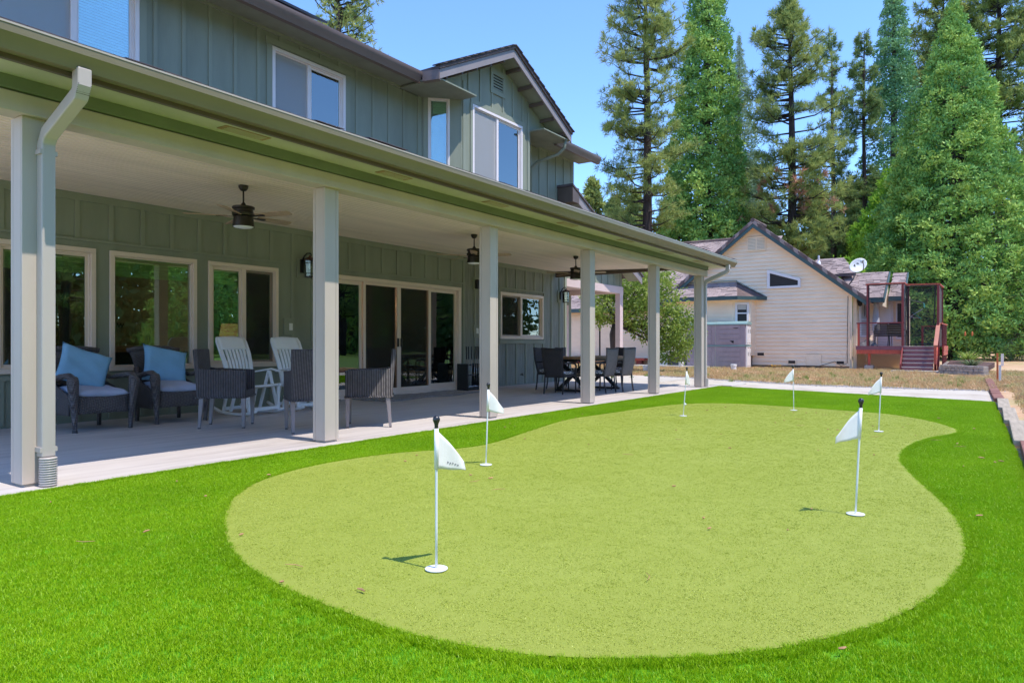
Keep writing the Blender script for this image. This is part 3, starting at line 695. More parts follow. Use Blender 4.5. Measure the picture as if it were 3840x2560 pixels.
# gable roof slabs, rakes, soffits
GY = 9.30
for sg in (-1, 1):
    xe = AX + sg * 2.75
    slab('gable_roof', 'shingle', [(AX, GY - .04, 8.10), (xe, GY - .04, 6.74), (xe, 13.2, 6.74), (AX, 13.2, 8.10)][::sg], .07)
    m = MB(); m.prism([(AX, GY, 8.02), (xe, GY, 6.66), (xe, GY, 6.46), (AX, GY, 7.82)], (0, .035, 0)); rk = hp(m, 'rake_board', 'trim_dark' if False else 'rake', bevel=.003)
    m = MB(); m.prism([(AX, GY + .036, 7.90), (xe, GY + .036, 6.54), (xe, GY + .036, 6.51), (AX, GY + .036, 7.87)], (0, .5, 0)); hp(m, 'rake_soffit', 'siding')
    for k in range(5):
        t = .12 + k * .19; x = AX + sg * 2.75 * t; z = 7.88 - 1.36 * t
        hp(MB().box(x - .025, x + .025, GY + .05, YG - .005, z - .10, z - .015), 'lookout', 'fascia')
    # row of shingle butts on the rake edge
    m = MB()
    for k in range(22):
        t0 = k / 22; t1 = (k + 1) / 22 + .004
        x0, x1 = AX + sg * 2.78 * t0, AX + sg * 2.78 * t1; z0, z1 = 8.115 - 1.37 * t0, 8.125 - 1.37 * t1
        m.prism([(x0, GY - .07 - .01 * (k % 2), z0), (x1, GY - .07 - .01 * (k % 2), z1 + .012), (x1, GY - .07, z1 - .012), (x0, GY - .07, z0 - .02)], (0, .2, 0))
    hp(m, 'shingle_edge', 'shingle')
# return gutter and boxed soffits of the bay
m = MB(); m.prism([(10.93, YE - .15, 6.46), (11.02, GY - .02, 6.46), (11.02, GY - .02, 6.66), (10.93, YE - .15, 6.66)], (.12, .05, 0)); hp(m, 'gutter', 'gutter_dark')
m = MB(); m.prism([(11.04, GY + .04, 6.50), (12.36, GY + .04, 6.50), (12.36, 9.76, 6.50), (11.72, 10.4, 6.50), (11.04, 10.4, 6.50)], (0, 0, .03)); hp(m, 'soffit', 'siding')
m = MB(); m.prism([(16.5, GY + .04, 6.50), (16.5, 10.4, 6.50), (15.82, 10.4, 6.50), (15.18, 9.76, 6.50), (15.18, GY + .04, 6.50)], (0, 0, .03)); hp(m, 'soffit', 'siding')
m = MB(); m.prism([(15.185, YG + .002, 6.53), (16.45, YG + .002, 6.53), (15.185, YG + .002, 7.14)], (0, .1, 0)); hp(m, 'gable_wall', 'siding')
m = MB(); m.prism([(12.355, YG + .002, 6.53), (12.355, YG + .002, 7.14), (11.09, YG + .002, 6.53)], (0, .1, 0)); hp(m, 'gable_wall', 'siding')
m = MB().tube([(16.35, 9.40, 6.50), (16.35, 9.42, 6.30), (16.32, 9.6, 6.15), (16.2, 10.2, 6.0), (16.15, 10.36, 5.85), (16.15, 10.36, 4.2)], .042, 8); hp(m, 'downspout', 'siding', smooth=True)
# solar panels on the main roof
for k in range(4):
    x0 = 2.5 + 1.6 * k; m = MB()
    m.prism([(x0, 10.15, 7.03), (x0 + 1.56, 10.15, 7.03), (x0 + 1.56, 11.7, 7.81), (x0, 11.7, 7.81)], (0, 0, -.045)); hp(m, 'solar_panel', 'black_metal')

# far gable wing beyond the end of the main wall
m = MB(); m.prism([(18.13, YW, 3.02), (21.95, YW, 3.02), (21.95, YW, 3.62), (18.56, YW, 5.14), (18.13, YW, 5.14)], (0, .15, 0)); ww = hp(m, 'wing_gable_wall', 'siding')
for k in range(9):
    x = 18.2 + .45 * k; batten(x, 3.03, min(5.1, 3.58 + (21.95 - x) * .45), ww)
m = MB().box(18.13, 22.0, YW - .03, YW + .17, 2.78, 3.02); hp(m, 'entry_beam', 'trim_pink', bevel=.006)
m = MB().box(21.78, 21.98, YW + .171, 12.4, 2.80, 3.0); hp(m, 'entry_beam', 'trim_pink', bevel=.006)
hp(MB().box(21.76, 21.99, YW - .02, YW + .16, 0, 2.779), 'entry_column', 'trim_pink', bevel=.006)
hp(MB().box(18.13, 21.77, YW + .172, 12.4, 2.98, 3.01), 'entry_ceiling', 'trim_pink')
m = MB(); wallbox(m, 18.12, 22.0, 0, 3.4, [(20.1, 21.5, 0.02, 2.3)], 12.4, 12.55); hp(m, 'back_wall', 'siding')
m = MB().box(20.1, 21.5, 12.42, 12.46, .02, 2.3); gd = hp(m, 'entry_door', 'trim_pink')
for k in range(4): hp(MB().box(20.2, 21.4, 12.405, 12.425, .12 + k * .4, .47 + k * .4), 'door_panel', 'upper_vinyl', gd, bevel=.01)
hp(MB().box(20.9, 21.35, 12.40, 12.415, 1.78, 2.15), 'door_window', 'inside_dark', gd)
m = MB(); m.box(21.5, 21.75, 12.36, 12.41, 0, 2.45); m.box(20.0, 21.5, 12.36, 12.41, 2.31, 2.45); hp(m, 'door_trim', 'trim_pink')
slab('wing_roof', 'shingle', [(17.6, 9.86, 5.66), (22.55, 9.86, 3.42), (22.55, 18, 3.42), (17.6, 18, 5.66)], .06)
m = MB(); m.prism([(18.0, 9.90, 5.42), (22.5, 9.90, 3.39), (22.5, 9.90, 3.12), (18.0, 9.90, 5.15)], (0, .035, 0)); hp(m, 'rake_board', 'rake')
m = MB(); m.prism([(18.0, 9.936, 5.28), (22.45, 9.936, 3.27), (22.45, 9.936, 3.24), (18.0, 9.936, 5.25)], (0, .46, 0)); hp(m, 'rake_soffit', 'siding')
m = MB().box(17.62, 18.0, 9.88, 10.38, 5.14, 5.58); hp(m, 'roof_end_cap', 'fascia', bevel=.006)

# ------------------------------------------------------------------ porch of the house
CX = [2.297, 5.188, 8.238, 11.295, 14.327, 17.20]; CW = .196; CYF = 5.98; BZ = 2.78
m = MB().box(2.10, 17.50, 5.925, 6.13, BZ, 2.925); beam = hp(m, 'porch_beam', 'trim', bevel=.006)
m = MB().box(2.10, 17.50, 5.905, 5.945, 2.935, 3.03); hp(m, 'frieze_board', 'siding_frieze', bevel=.003)
m = MB().box(2.10, 17.50, 5.95, 6.12, 2.926, 3.045); hp(m, 'porch_beam', 'siding_frieze')
for i, x in enumerate(CX):
    t = .019
    m = MB().box(x + t, x + CW - t, CYF + t, CYF + CW - t, .03, BZ - .001)
    c = hp(m, 'column', 'trim')
    hp(MB().box(x + .02, x + CW - .02, CYF + .012, CYF + CW - .02, .0, .031), 'column_plinth', 'concrete_grey', c)
    # front, left, right and back boards; corner lap shows as a thin joint
    for b in ((x, x + CW - .042, CYF, CYF + t), (x + CW - .038, x + CW, CYF + .001, CYF + t + .004), (x - .0005, x + t, CYF + t + .0015, CYF + CW - .042), (x, x + t, CYF + CW - .038, CYF + CW), (x + CW - t, x + CW, CYF + t + .006, CYF + CW - .002), (x + t + .002, x + CW - t - .002, CYF + CW - t, CYF + CW - .001)):
        hp(MB().box(b[0], b[1], b[2], b[3], .022, BZ - .0015), 'column_board', 'trim', c, bevel=.003)
# ceiling boards
YC0, YC1, ZC0, ZC1 = 6.135, 10.37, 3.035, 3.150
nb = 40; cl = None
m = MB(); m.prism([(1.9, YC0, ZC0 + .007), (17.45, YC0, ZC0 + .007), (17.45, YC1, ZC1 + .007), (1.9, YC1, ZC1 + .007)], (0, 0, .02)); cl = hp(m, 'porch_ceiling', 'ceiling_edge')
for k in range(nb):
    y0 = YC0 + (YC1 - YC0) * k / nb; y1 = YC0 + (YC1 - YC0) * (k + 1) / nb - .016
    z0 = ZC0 + (ZC1 - ZC0) * k / nb; z1 = ZC0 + (ZC1 - ZC0) * (k + 1) / nb
    hp(MB().prism([(1.9, y0, z0), (1.9, y1, z1), (1.9, y1, z1 + .006), (1.9, y0, z0 + .006)], (15.55, 0, 0)), 'ceiling_board', 'ceiling', cl)
hp(MB().box(17.452, 17.49, 6.131, 10.36, 2.99, 3.20), 'end_trim', 'fascia')
# soffit, vents, fascia, gutter, roof
SZ = 3.03
sf = hp(MB().box(2.02, 17.60, 5.53, 5.904, SZ, SZ + .02), 'soffit', 'soffit')
hp(MB().box(17.602, 18.0, 5.53, 6.2, SZ, SZ + .02), 'soffit', 'soffit'); hp(MB().box(1.6, 2.018, 5.53, 10.3, SZ + .15, SZ + .17), 'soffit', 'soffit')
hp(MB().prism([(1.62, 5.53, SZ), (2.02, 5.53, SZ), (2.02, 5.9, SZ), (1.95, 5.9, SZ)], (0, 0, .018)), 'soffit', 'soffit')
for x in (4.02, 6.0, 8.02, 10.04, 12.25, 14.31, 16.3):
    v = hp(MB().box(x - .24, x + .24, 5.66, 5.80, SZ - .006, SZ - .001), 'soffit_vent', 'vent_tan', sf)
    for k in range(5): hp(MB().box(x - .20, x + .20, 5.672 + k * .025, 5.682 + k * .025, SZ - .0085, SZ - .0065), 'vent_slat', 'soffit', sf)
fasc(1.55, 18.0, 5.485, 5.525, 2.995, 3.165)
gutter(1.5, 18.03, 5.484, 3.185, h=.155, d=.15)
m = MB()
for (a, b) in ((5.484 - .146, 3.186), (5.484 - .08, 3.05)): pass
hp(MB().box(1.5, 18.03, 5.33, 5.348, 3.178, 3.192), 'gutter_lip', 'lip')
slab('porch_roof', 'shingle', [(1.5, 5.44, 3.235), (18.0, 5.44, 3.235), (18.0, 10.42, 4.35), (1.5, 10.42, 4.35)], .05)
m = MB(); r9 = random.Random(9); x = 1.5
while x < 18:
    L = r9.uniform(.28, .36); dz = r9.choice([0, 0, .006, .012]); yy = 5.415 + r9.uniform(-.012, .012)
    m.prism([(x, yy, 3.226 + dz), (x + L - .006, yy, 3.226 + dz), (x + L - .006, yy + .16, 3.262 + dz), (x, yy + .16, 3.262 + dz)], (0, 0, .008)); x += L
hp(m, 'shingle_edge', 'shingle')
# end downspouts with elbows, straps and corrugated boots
def downspout(cxm, yface, sg, off):
    w2, d2 = .040, .030
    pts = [(cxm + off, 5.42, 3.05), (cxm + off, 5.42, 2.93), (cxm + off * .95, 5.45, 2.87), (cxm + off * .15, yface - .09, 2.66), (cxm, yface - .042, 2.58), (cxm, yface - .042, .22)]
    m = MB()
    m.tube(pts, .068, 4, True, up=(1, 0, 0), asp=1.0, rot=R(45)); ds = hp(m, 'downspout', 'downspout', bevel=.010)
    for z in (2.50, .26): hp(MB().box(cxm - .06, cxm + .06, yface - .088, yface - .001, z, z + .035), 'strap', 'downspout', ds)
    for j in range(7):
        q = j / 6; p = Vector(pts[3]).lerp(Vector(pts[4]), q) if j < 4 else Vector(pts[4])
    m = MB(); prof = []
    for k in range(12):
        z = k * .018; prof += [(.052, z), (.061, z + .004), (.061, z + .011), (.052, z + .015)]
    m.lathe(prof, 20, (cxm, yface - .075, .005)); hp(m, 'drain_boot', 'downspout', ds, smooth=True)
    m = MB()
    for k in range(6):  # crimp folds of the elbows
        q = k / 5; p = Vector(pts[1]).lerp(Vector(pts[2]), q); m.box(p.x - .046, p.x + .046, p.y - .047, p.y - .043, p.z - .004, p.z + .001)
    hp(m, 'elbow_crimp', 'fascia', ds)
downspout(2.297 + .145, CYF, 1, .02)
downspout(17.20 + .26, CYF + .05, 1, .05)

# interior seen through the glass
m = MB(); m.box(1.6, 18.0, 15.2, 15.3, 0, 3.0); m.box(8.45, 8.55, 10.57, 13.2, 0, 3.0); m.box(13.6, 13.7, 10.57, 15.2, 0, 3.0); hp(m, 'interior_wall', 'drywall')
hp(MB().box(1.6, 18.0, 10.57, 15.2, -.02, .012), 'interior_floor', 'inside_floor'); hp(MB().box(1.6, 18.0, 10.57, 15.2, 2.95, 3.0), 'interior_ceiling', 'drywall')
hp(MB().box(1.6, 18.4, 10.9, 10.95, 3.2, 6.5), 'interior_wall', 'inside_pale'); hp(MB().box(12.0, 15.6, 10.3, 10.35, 3.9, 6.5), 'interior_wall', 'inside_pale')

# ------------------------------------------------------------------ golf flags
def golf_flag(loc, lean, ang, label, fl=1.0, fold=0.0):
    t = thing('golf_flag', label, 'flag', (loc[0], loc[1], 0), 0, 'flags on the putting green')
    h = 0.70; lx, ly = lean
    P = lambda z: (lx * z / h, ly * z / h, z)
    MB().lathe([(.054, .0), (.054, .004), (.050, .005)], 28, (0, 0, .001)).build('cup_plate', 'pole_white', t)
    m = MB().tube([P(-.01), P(.2), P(.45), P(h - .02)], .0062, 8); m.build('pole', 'pole_white', t, smooth=True)
    k = P(h); prof = [(.0085, -.03), (.0095, -.028), (.009, -.018), (.011, -.006), (.017, .007), (.0175, .014), (.0145, .024), (.008, .030), (.001, .032)]
    MB().lathe(prof, 16, k).build('knob', 'knob_black', t, smooth=True)
    m = MB().tube([P(h - .225), P(h - .03)], .0105, 10); m.build('sleeve', 'flag_cloth', t, smooth=True)
    ca, sa = math.cos(ang), math.sin(ang); L = .185 * fl
    def fn(u, v):  # u along hoist (0 bottom..1 top), v outwards; the top edge slopes down steeply
        z0 = h - .225 + .19 * u; d = v * L
        zz = z0 - (v ** 1.1) * (.150 * u + .028) + .002 * math.sin(v * 9 + u * 4)
        side = .010 * math.sin(v * 5.0 + fold * 6 + u * 1.5) * v + fold * .06 * v * v
        px, py, _ = P(zz); return (px + ca * d - sa * side, py + sa * d + ca * side, zz)
    m = MB().grid(fn, 8, 10); m.build('pennant', 'flag_cloth', t, smooth=True, solid=.0012)
    if fold == 0.0:
        m = MB(); r5 = random.Random(4)
        for q in range(5):
            u, v = .22 + r5.uniform(-.03, .03), .38 + q * .08
            a, b, c = Vector(fn(u, v)), Vector(fn(u + .10, v + .02)), Vector(fn(u + .06, v + .05))
            nrm = Vector((-sa, ca, 0)); off = nrm * (-.0022 if nrm.dot(Vector((-.8, -.6, 0))) < 0 else .0022)
            m.tube([a + off, b + off, c + off], .0014, 4)
        m.build('print', 'print_grey', t)
    return t
RTA = R(34.2 - 90)
golf_flag((2.58, 2.19), (0, 0), R(-8), 'white flag with grey print on the nearest pole at left front of green')
golf_flag((5.06, 3.72), (.012, -.018), R(-40), 'folded white flag in front of the third porch column', .85, .35)
golf_flag((10.18, 3.82), (.03, -.045), R(-5), 'leaning flag at the back left of the green by the last column', 1.0, .2)
golf_flag((12.06, 2.66), (-.01, .01), R(132), 'upright flag at the far edge of the green before the cream house', .9, .15)
golf_flag((9.72, 1.15), (.018, -.026), R(128), 'farther of the two flags at the right side of the green', .9, .25)
golf_flag((4.90, .71), (.02, -.028), R(122), 'nearer of the two flags at the right side, hem curling at its tip', .85, .3)

# ------------------------------------------------------------------ ceiling fans
def fan(loc, rot, label):
    t = thing('ceiling_fan', label, 'ceiling fan', loc, 0, 'ceiling fans under the porch')
    MB().lathe([(.058, 0), (.060, -.012), (.056, -.035), (.040, -.062), (.024, -.072)][::-1], 20).build('canopy', 'bronze', t, smooth=True)
    MB().tube([(0, 0, -.06), (0, 0, -.24)], .011, 10).build('downrod', 'bronze', t, smooth=True)
    MB().lathe([(.060, -.392), (.130, -.385), (.138, -.368), (.138, -.350), (.122, -.342), (.120, -.305), (.136, -.296), (.138, -.280), (.130, -.268), (.040, -.262), (.028, -.235), (.014, -.215)], 26).build('motor', 'bronze', t, smooth='auto')
    l = MB().lathe([(.132, -.525), (.133, -.515), (.118, -.40), (.06, -.392)], 26, capb=False).build('light_kit', 'bronze', t, smooth='auto')
    MB().lathe([(.002, -.545), (.06, -.542), (.105, -.533), (.129, -.520)], 24).build('light_bowl', 'white_plastic', l, smooth=True)
    for k in range(5):
        a = rot + k * 2 * math.pi / 5; M = Matrix.Rotation(a, 4, 'Z') @ Matrix.Translation((0, 0, -.392)) @ Matrix.Rotation(R(-12), 4, 'X')
        pr = [(.19, -.050), (.30, -.060), (.60, -.067), (.68, -.062), (.705, -.03), (.705, .03), (.68, .062), (.60, .067), (.30, .060), (.19, .050)]
        b = MB(M).prism([(x, y, 0) for x, y in pr], (0, 0, .007)).build('blade', 'blade_wood', t, bevel=.002)
        m = MB(M).prism([(.06, -.018, -.008), (.20, -.016, -.008), (.30, -.03, -.008), (.325, 0, -.008), (.30, .03, -.008), (.20, .016, -.008), (.06, .018, -.008)], (0, 0, .006)); m.build('blade_iron', 'bronze', b)
    return t
zc = lambda y: ZC0 + (ZC1 - ZC0) * (y - YC0) / (YC1 - YC0)
fan((5.48, 7.84, zc(7.84)), R(34.2 - 90 - 18), 'bronze five blade ceiling fan nearest the camera, left of second column')
fan((10.30, 7.84, zc(7.84)), R(34.2 - 90 - 16), 'middle bronze ceiling fan partly hidden by the third column')
fan((14.12, 7.84, zc(7.84)), R(34.2 - 90 - 21), 'farthest bronze ceiling fan beside the fourth column above the dining table')

# ------------------------------------------------------------------ wall lanterns and small wall fittings
def lantern(x, label):
    t = thing('wall_lantern', label, 'lantern', (x, YW - .024, 2.27), 0, 'wall lanterns on the porch wall')
    MB().box(-.10, -.02, -.02, -.001, .10, .34).build('back_plate', 'black_metal', t, bevel=.006)
    m = MB().tube([(-.06, -.02, .30), (-.05, -.06, .40), (-.02, -.10, .45), (.02, -.13, .455), (.045, -.145, .425), (.03, -.15, .40), (.01, -.145, .405)], [.014, .014, .013, .012, .011, .010, .008], 8); m.build('arm', 'black_metal', t, smooth=True)
    MB().lathe([(.118, .325), (.12, .335), (.075, .365), (.03, .38), (.022, .40), (.008, .415)], 6, (0, -.15, 0)).build('roof', 'copper_top', t)
    c = MB()
    for k in range(6):
        a = k * math.pi / 3; c.tube([(.100 * math.cos(a), -.15 + .100 * math.sin(a), .325), (.088 * math.cos(a), -.15 + .088 * math.sin(a), .03)], .005, 5)
    for z, r in ((.318, .103), (.27, .099), (.085, .091), (.03, .092)):
        c.tube([(r * math.cos(k * math.pi / 3), -.15 + r * math.sin(k * math.pi / 3), z) for k in range(7)], .005, 5)
    c.lathe([(.092, .012), (.095, .03)], 6, (0, -.15, 0)); cg = c.build('cage', 'black_metal', t, kind=None)
    MB().lathe([(.085, .03), (.096, .318)], 6, (0, -.15, 0), False, False).build('glass', 'lamp_glass', t)
    MB().lathe([(.01, .16), (.026, .18), (.03, .21), (.018, .25), (.014, .31)], 12, (0, -.15, 0)).build('bulb', 'white_plastic', t, smooth=True)
lantern(8.52, 'black wall lantern with copper roof left of the second column')
lantern(17.82, 'black wall lantern at the far end of the wall by the dining set')
def plate(name, x, z, w_, h_, label, cat, mat='switch_white', y=YW - .024):
    t = thing(name, label, cat, (x, y, z))
    MB().box(-w_ / 2, w_ / 2, -.008, -.001, -h_ / 2, h_ / 2).build('plate', mat, t, bevel=.003)
    MB().box(-w_ * .26, w_ * .26, -.012, -.0085, -h_ * .30, h_ * .30).build('rocker' if 'switch' in name else 'cover', mat, t, bevel=.002); return t
plate('light_switch', 8.22, 1.385, .075, .125, 'white rocker switch on the wall below the near lantern', 'switch')
plate('light_switch', 13.76, 1.40, .09, .13, 'white switch plate just left of the third column', 'switch')
plate('outlet_box', 17.0, .40, .11, .17, 'grey outdoor outlet behind the dark dining chair', 'outlet', 'trim', YW)
t = thing('wall_speaker', 'dark box speaker high on the wall left of third column', 'speaker', (13.74, YW - .024, 2.53))
MB().box(-.08, .08, -.09, -.001, -.11, .11).build('cabinet', 'black_plastic', t, bevel=.01); MB().lathe([(.05, -.002), (.055, 0)], 18).build('grille', 'dark_leg', t).matrix_local = Matrix.Translation((0, -.093, 0)) @ Matrix.Rotation(R(90), 4, 'X')
t = thing('hose_tap', 'small dark hose tap low on the wall under the small window', 'tap', (15.67, YW - .02, .27))
MB().tube([(0, 0, 0), (0, -.07, 0), (0, -.09, -.03)], .014, 8).build('spout', 'black_metal', t); MB().lathe([(.03, 0), (.032, .008), (.01, .02)], 10, (0, -.06, .02)).build('wheel', 'black_metal', t)

# ------------------------------------------------------------------ woven armchairs, pillows and seat cushions
def curve_panel(m, fn, nu, nv, th):
    pass
def armchair(label, loc, rz):
    t = thing('wicker_armchair', label, 'armchair', loc, rz, 'brown wicker armchairs with blue pillows')
    W = .345; D0, D1 = -.36, .36   # -y is the front
    for sx in (-1, 1):
        MB().tube([(sx * (W - .01), D0 + .01, 0), (sx * (W - .005), D0 + .005, .05), (sx * W, D0, .22), (sx * (W + .015), D0 - .01, .42), (sx * (W + .03), D0 - .02, .62), (sx * (W + .02), D0 + .0, .665)], [.030, .026, .036, .052, .066, .055], 12).build('leg', 'wicker_grey', t, smooth=True)
        MB().tube([(sx * (W - .05), D1 - .04, 0), (sx * (W - .05), D1 - .04, .30)], [.026, .032], 10).build('leg', 'wicker_grey', t, smooth=True)
        # rolled arm sweeping back to the backrest
        MB().tube([(sx * (W + .03), D0 - .03, .655), (sx * (W + .035), D0 + .08, .69), (sx * (W + .03), D0 + .25, .675), (sx * (W + .01), .1, .64), (sx * (W - .03), .27, .66), (sx * (W - .06), .36, .74)], [.045, .06, .058, .048, .045, .04], 12, asp=.6).build('arm', 'wicker_grey', t, smooth=True)
        m = MB().grid(lambda u, v: (sx * (W + .005 - .02 * v), D0 + .12 + u * .56, .20 + (.40 + .03 * math.sin(u * 3)) * v * (0.55 + .45 * u)), 8, 6); m.build('side_panel', 'wicker_grey', t, smooth=True, solid=.02)
    MB().grid(lambda u, v: (-W + .03 + u * (2 * W - .06), D0 + .005 + .012 * math.sin(v * 3), .22 + .20 * v + .03 * abs(2 * u - 1) ** 2 * v), 10, 4).build('apron', 'wicker_grey', t, smooth=True, solid=.025)
    MB().box(-W + .02, W - .02, D0 + .02, D1 - .05, .36, .41).build('seat', 'wicker_grey', t, bevel=.01)
    def bk(u, v):
        x = (2 * u - 1) * (.27 + .075 * v ** 1.5); y = .25 + .19 * v + .03 * (1 - (2 * u - 1) ** 2); z = .40 + .60 * v + .02 * (1 - (2 * u - 1) ** 2)
        if v > .85: y += (v - .85) * .35
        return (x, y, z)
    MB().grid(bk, 10, 12).build('backrest', 'wicker_grey', t, smooth=True, solid=.035)
    MB().tube([(-.365, .46, .99), (-.2, .475, 1.012), (0, .48, 1.02), (.2, .475, 1.012), (.365, .46, .99)], .034, 12).build('top_roll', 'wicker_grey', t, smooth=True)
    return t
def pillow(name, mat, L, Wd, th, label, cat, loc, rot, group, seed):
    m = MB(); r = random.Random(seed); ph = [r.uniform(0, 6) for _ in range(4)]
    def surf(sg):
        def fn(u, v):
            a, b = 2 * u - 1, 2 * v - 1; k = max(0, (1 - a ** 4) * (1 - b ** 4)) ** .5
            px = a * L / 2 * (1 - .07 * (1 - abs(b) ** 2) * abs(a) ** 2 + .03 * (abs(a * b)) ** 3); py = b * Wd / 2 * (1 - .07 * (1 - abs(a) ** 2) * abs(b) ** 2 + .03 * abs(a * b) ** 3)
            wr = .010 * math.sin(5 * a + ph[0] + 3 * b) * math.sin(4 * b + ph[1]) * k
            return (px, py, sg * (th / 2) * k ** .8 + wr + .02 * math.sin(2 * a + ph[2]) * math.sin(2 * b + ph[3]))
        return fn
    m.grid(surf(1), 16, 16); n = len(m.v); m2 = MB().grid(surf(-1), 16, 16); m.add(m2.v, [f[::-1] for f in m2.f])
    o = m.build(name, mat, None, smooth=True); md = o.modifiers.new('weld', 'WELD'); md.merge_threshold = .0005
    o.matrix_world = Matrix.Translation(loc) @ rot; o.location = loc; o.rotation_euler = rot.to_euler(); return tag(o, label, cat, group)
for i, (lx, ly, rz, nm) in enumerate([(4.395, 9.50, R(2), 'left'), (5.50, 9.57, R(-4), 'right')]):
    armchair('brown wicker armchair with a blue pillow, nearest the downspout column' if i == 0 else 'brown wicker armchair with a blue pillow, beside the black wicker chair', (lx, ly, 0), rz)
    M = RZ(rz, (lx, ly, 0))
    tilt = Matrix.Rotation(rz, 4, 'Z') @ Matrix.Rotation(R(62), 4, 'X') @ Matrix.Rotation(R(-24 if i == 0 else -14), 4, 'Z')
    pillow('throw_pillow', 'blue_cloth', .60, .56, .15, 'tilted blue pillow in the wicker armchair by the downspout' if i == 0 else 'tilted blue pillow in the second wicker armchair', 'pillow', M @ Vector((.0, .12, .77)), tilt, 'blue throw pillows', 31 + i)
    pillow('seat_cushion', 'pale_cloth', .62, .66, .13, 'rumpled pale blue seat cushion in the wicker armchair by the downspout' if i == 0 else 'pale blue seat cushion in the second wicker armchair', 'cushion', M @ Vector((.0, -.06, .485)), Matrix.Rotation(rz, 4, 'Z') @ Matrix.Rotation(R(5), 4, 'X'), 'pale blue seat cushions', 41 + i)

# ------------------------------------------------------------------ black wicker tub chairs with grey legs
def tub_chair():
    t = thing('wicker_chair', 'x', 'chair', (0, 0, 0), 0, 'black wicker chairs with square arms and grey legs')
    a = .285; th = .055  # +x is the front
    MB().prism([(-a - .02, -a, .385), (a, -a, .385), (a, -a, .735), (-a + .07, -a, .755), (-a - .02, -a, .77)], (0, th, 0)).build('side_panel', 'wicker_black', t, bevel=.012)
    MB().prism([(-a - .02, a - th, .385), (a, a - th, .385), (a, a - th, .735), (-a + .07, a - th, .755), (-a - .02, a - th, .77)], (0, th, 0)).build('side_panel', 'wicker_black', t, bevel=.012)
    MB().prism([(-a + .03, -a + .002, .385), (-a - .025, -a + .002, .385), (-a - .075, -a + .002, 1.005), (-a - .02, -a + .002, 1.015)], (0, 2 * a - .004, 0)).build('backrest', 'wicker_black', t, bevel=.014)
    MB().box(-a + .03, a - .004, -a + th + .001, a - th - .001, .385, .48).build('seat', 'wicker_black', t, bevel=.01)
    MB().tube([(-a - .05, -a - .003, .395), (a + .004, -a - .003, .395), (a + .004, a + .003, .395), (-a - .03, a + .003, .395), (-a - .03, -a - .003, .395)], .012, 6).build('bottom_braid', 'wicker_black', t, smooth=True)
    for sx, sy in ((-1, -1), (-1, 1), (1, -1), (1, 1)):
        x, y = sx * (a - .03), sy * (a - .03); k = .03 if sx < 0 else 0
        L = MB().add([(x - .028, y - .028, .39), (x + .028, y - .028, .39), (x + .028, y + .028, .39), (x - .028, y + .028, .39)] + [(x + q - k, y + p, .012) for q, p in ((-.017, -.017), (.017, -.017), (.017, .017), (-.017, .017))], [(0, 1, 2, 3), (7, 6, 5, 4), (0, 4, 5, 1), (1, 5, 6, 2), (2, 6, 7, 3), (3, 7, 4, 0)]).build('leg', 'grey_leg', t, bevel=.003)
        MB().box(x - k - .015, x - k + .015, y - .015, y + .015, 0, .013).build('foot', 'rubber', L)
    return t
tc0 = tub_chair()
put(tc0, (5.555, 8.28, 0), R(-47.5), 'black wicker chair facing right, in front of the white rocking chairs')
put(copy_tree(tc0), (5.87, 7.03, 0), R(60), 'black wicker chair seen from behind, cut off by the second column')
put(copy_tree(tc0), (6.655, 6.82, 0), R(134), 'black wicker chair right of the second column with a sunlit patch')

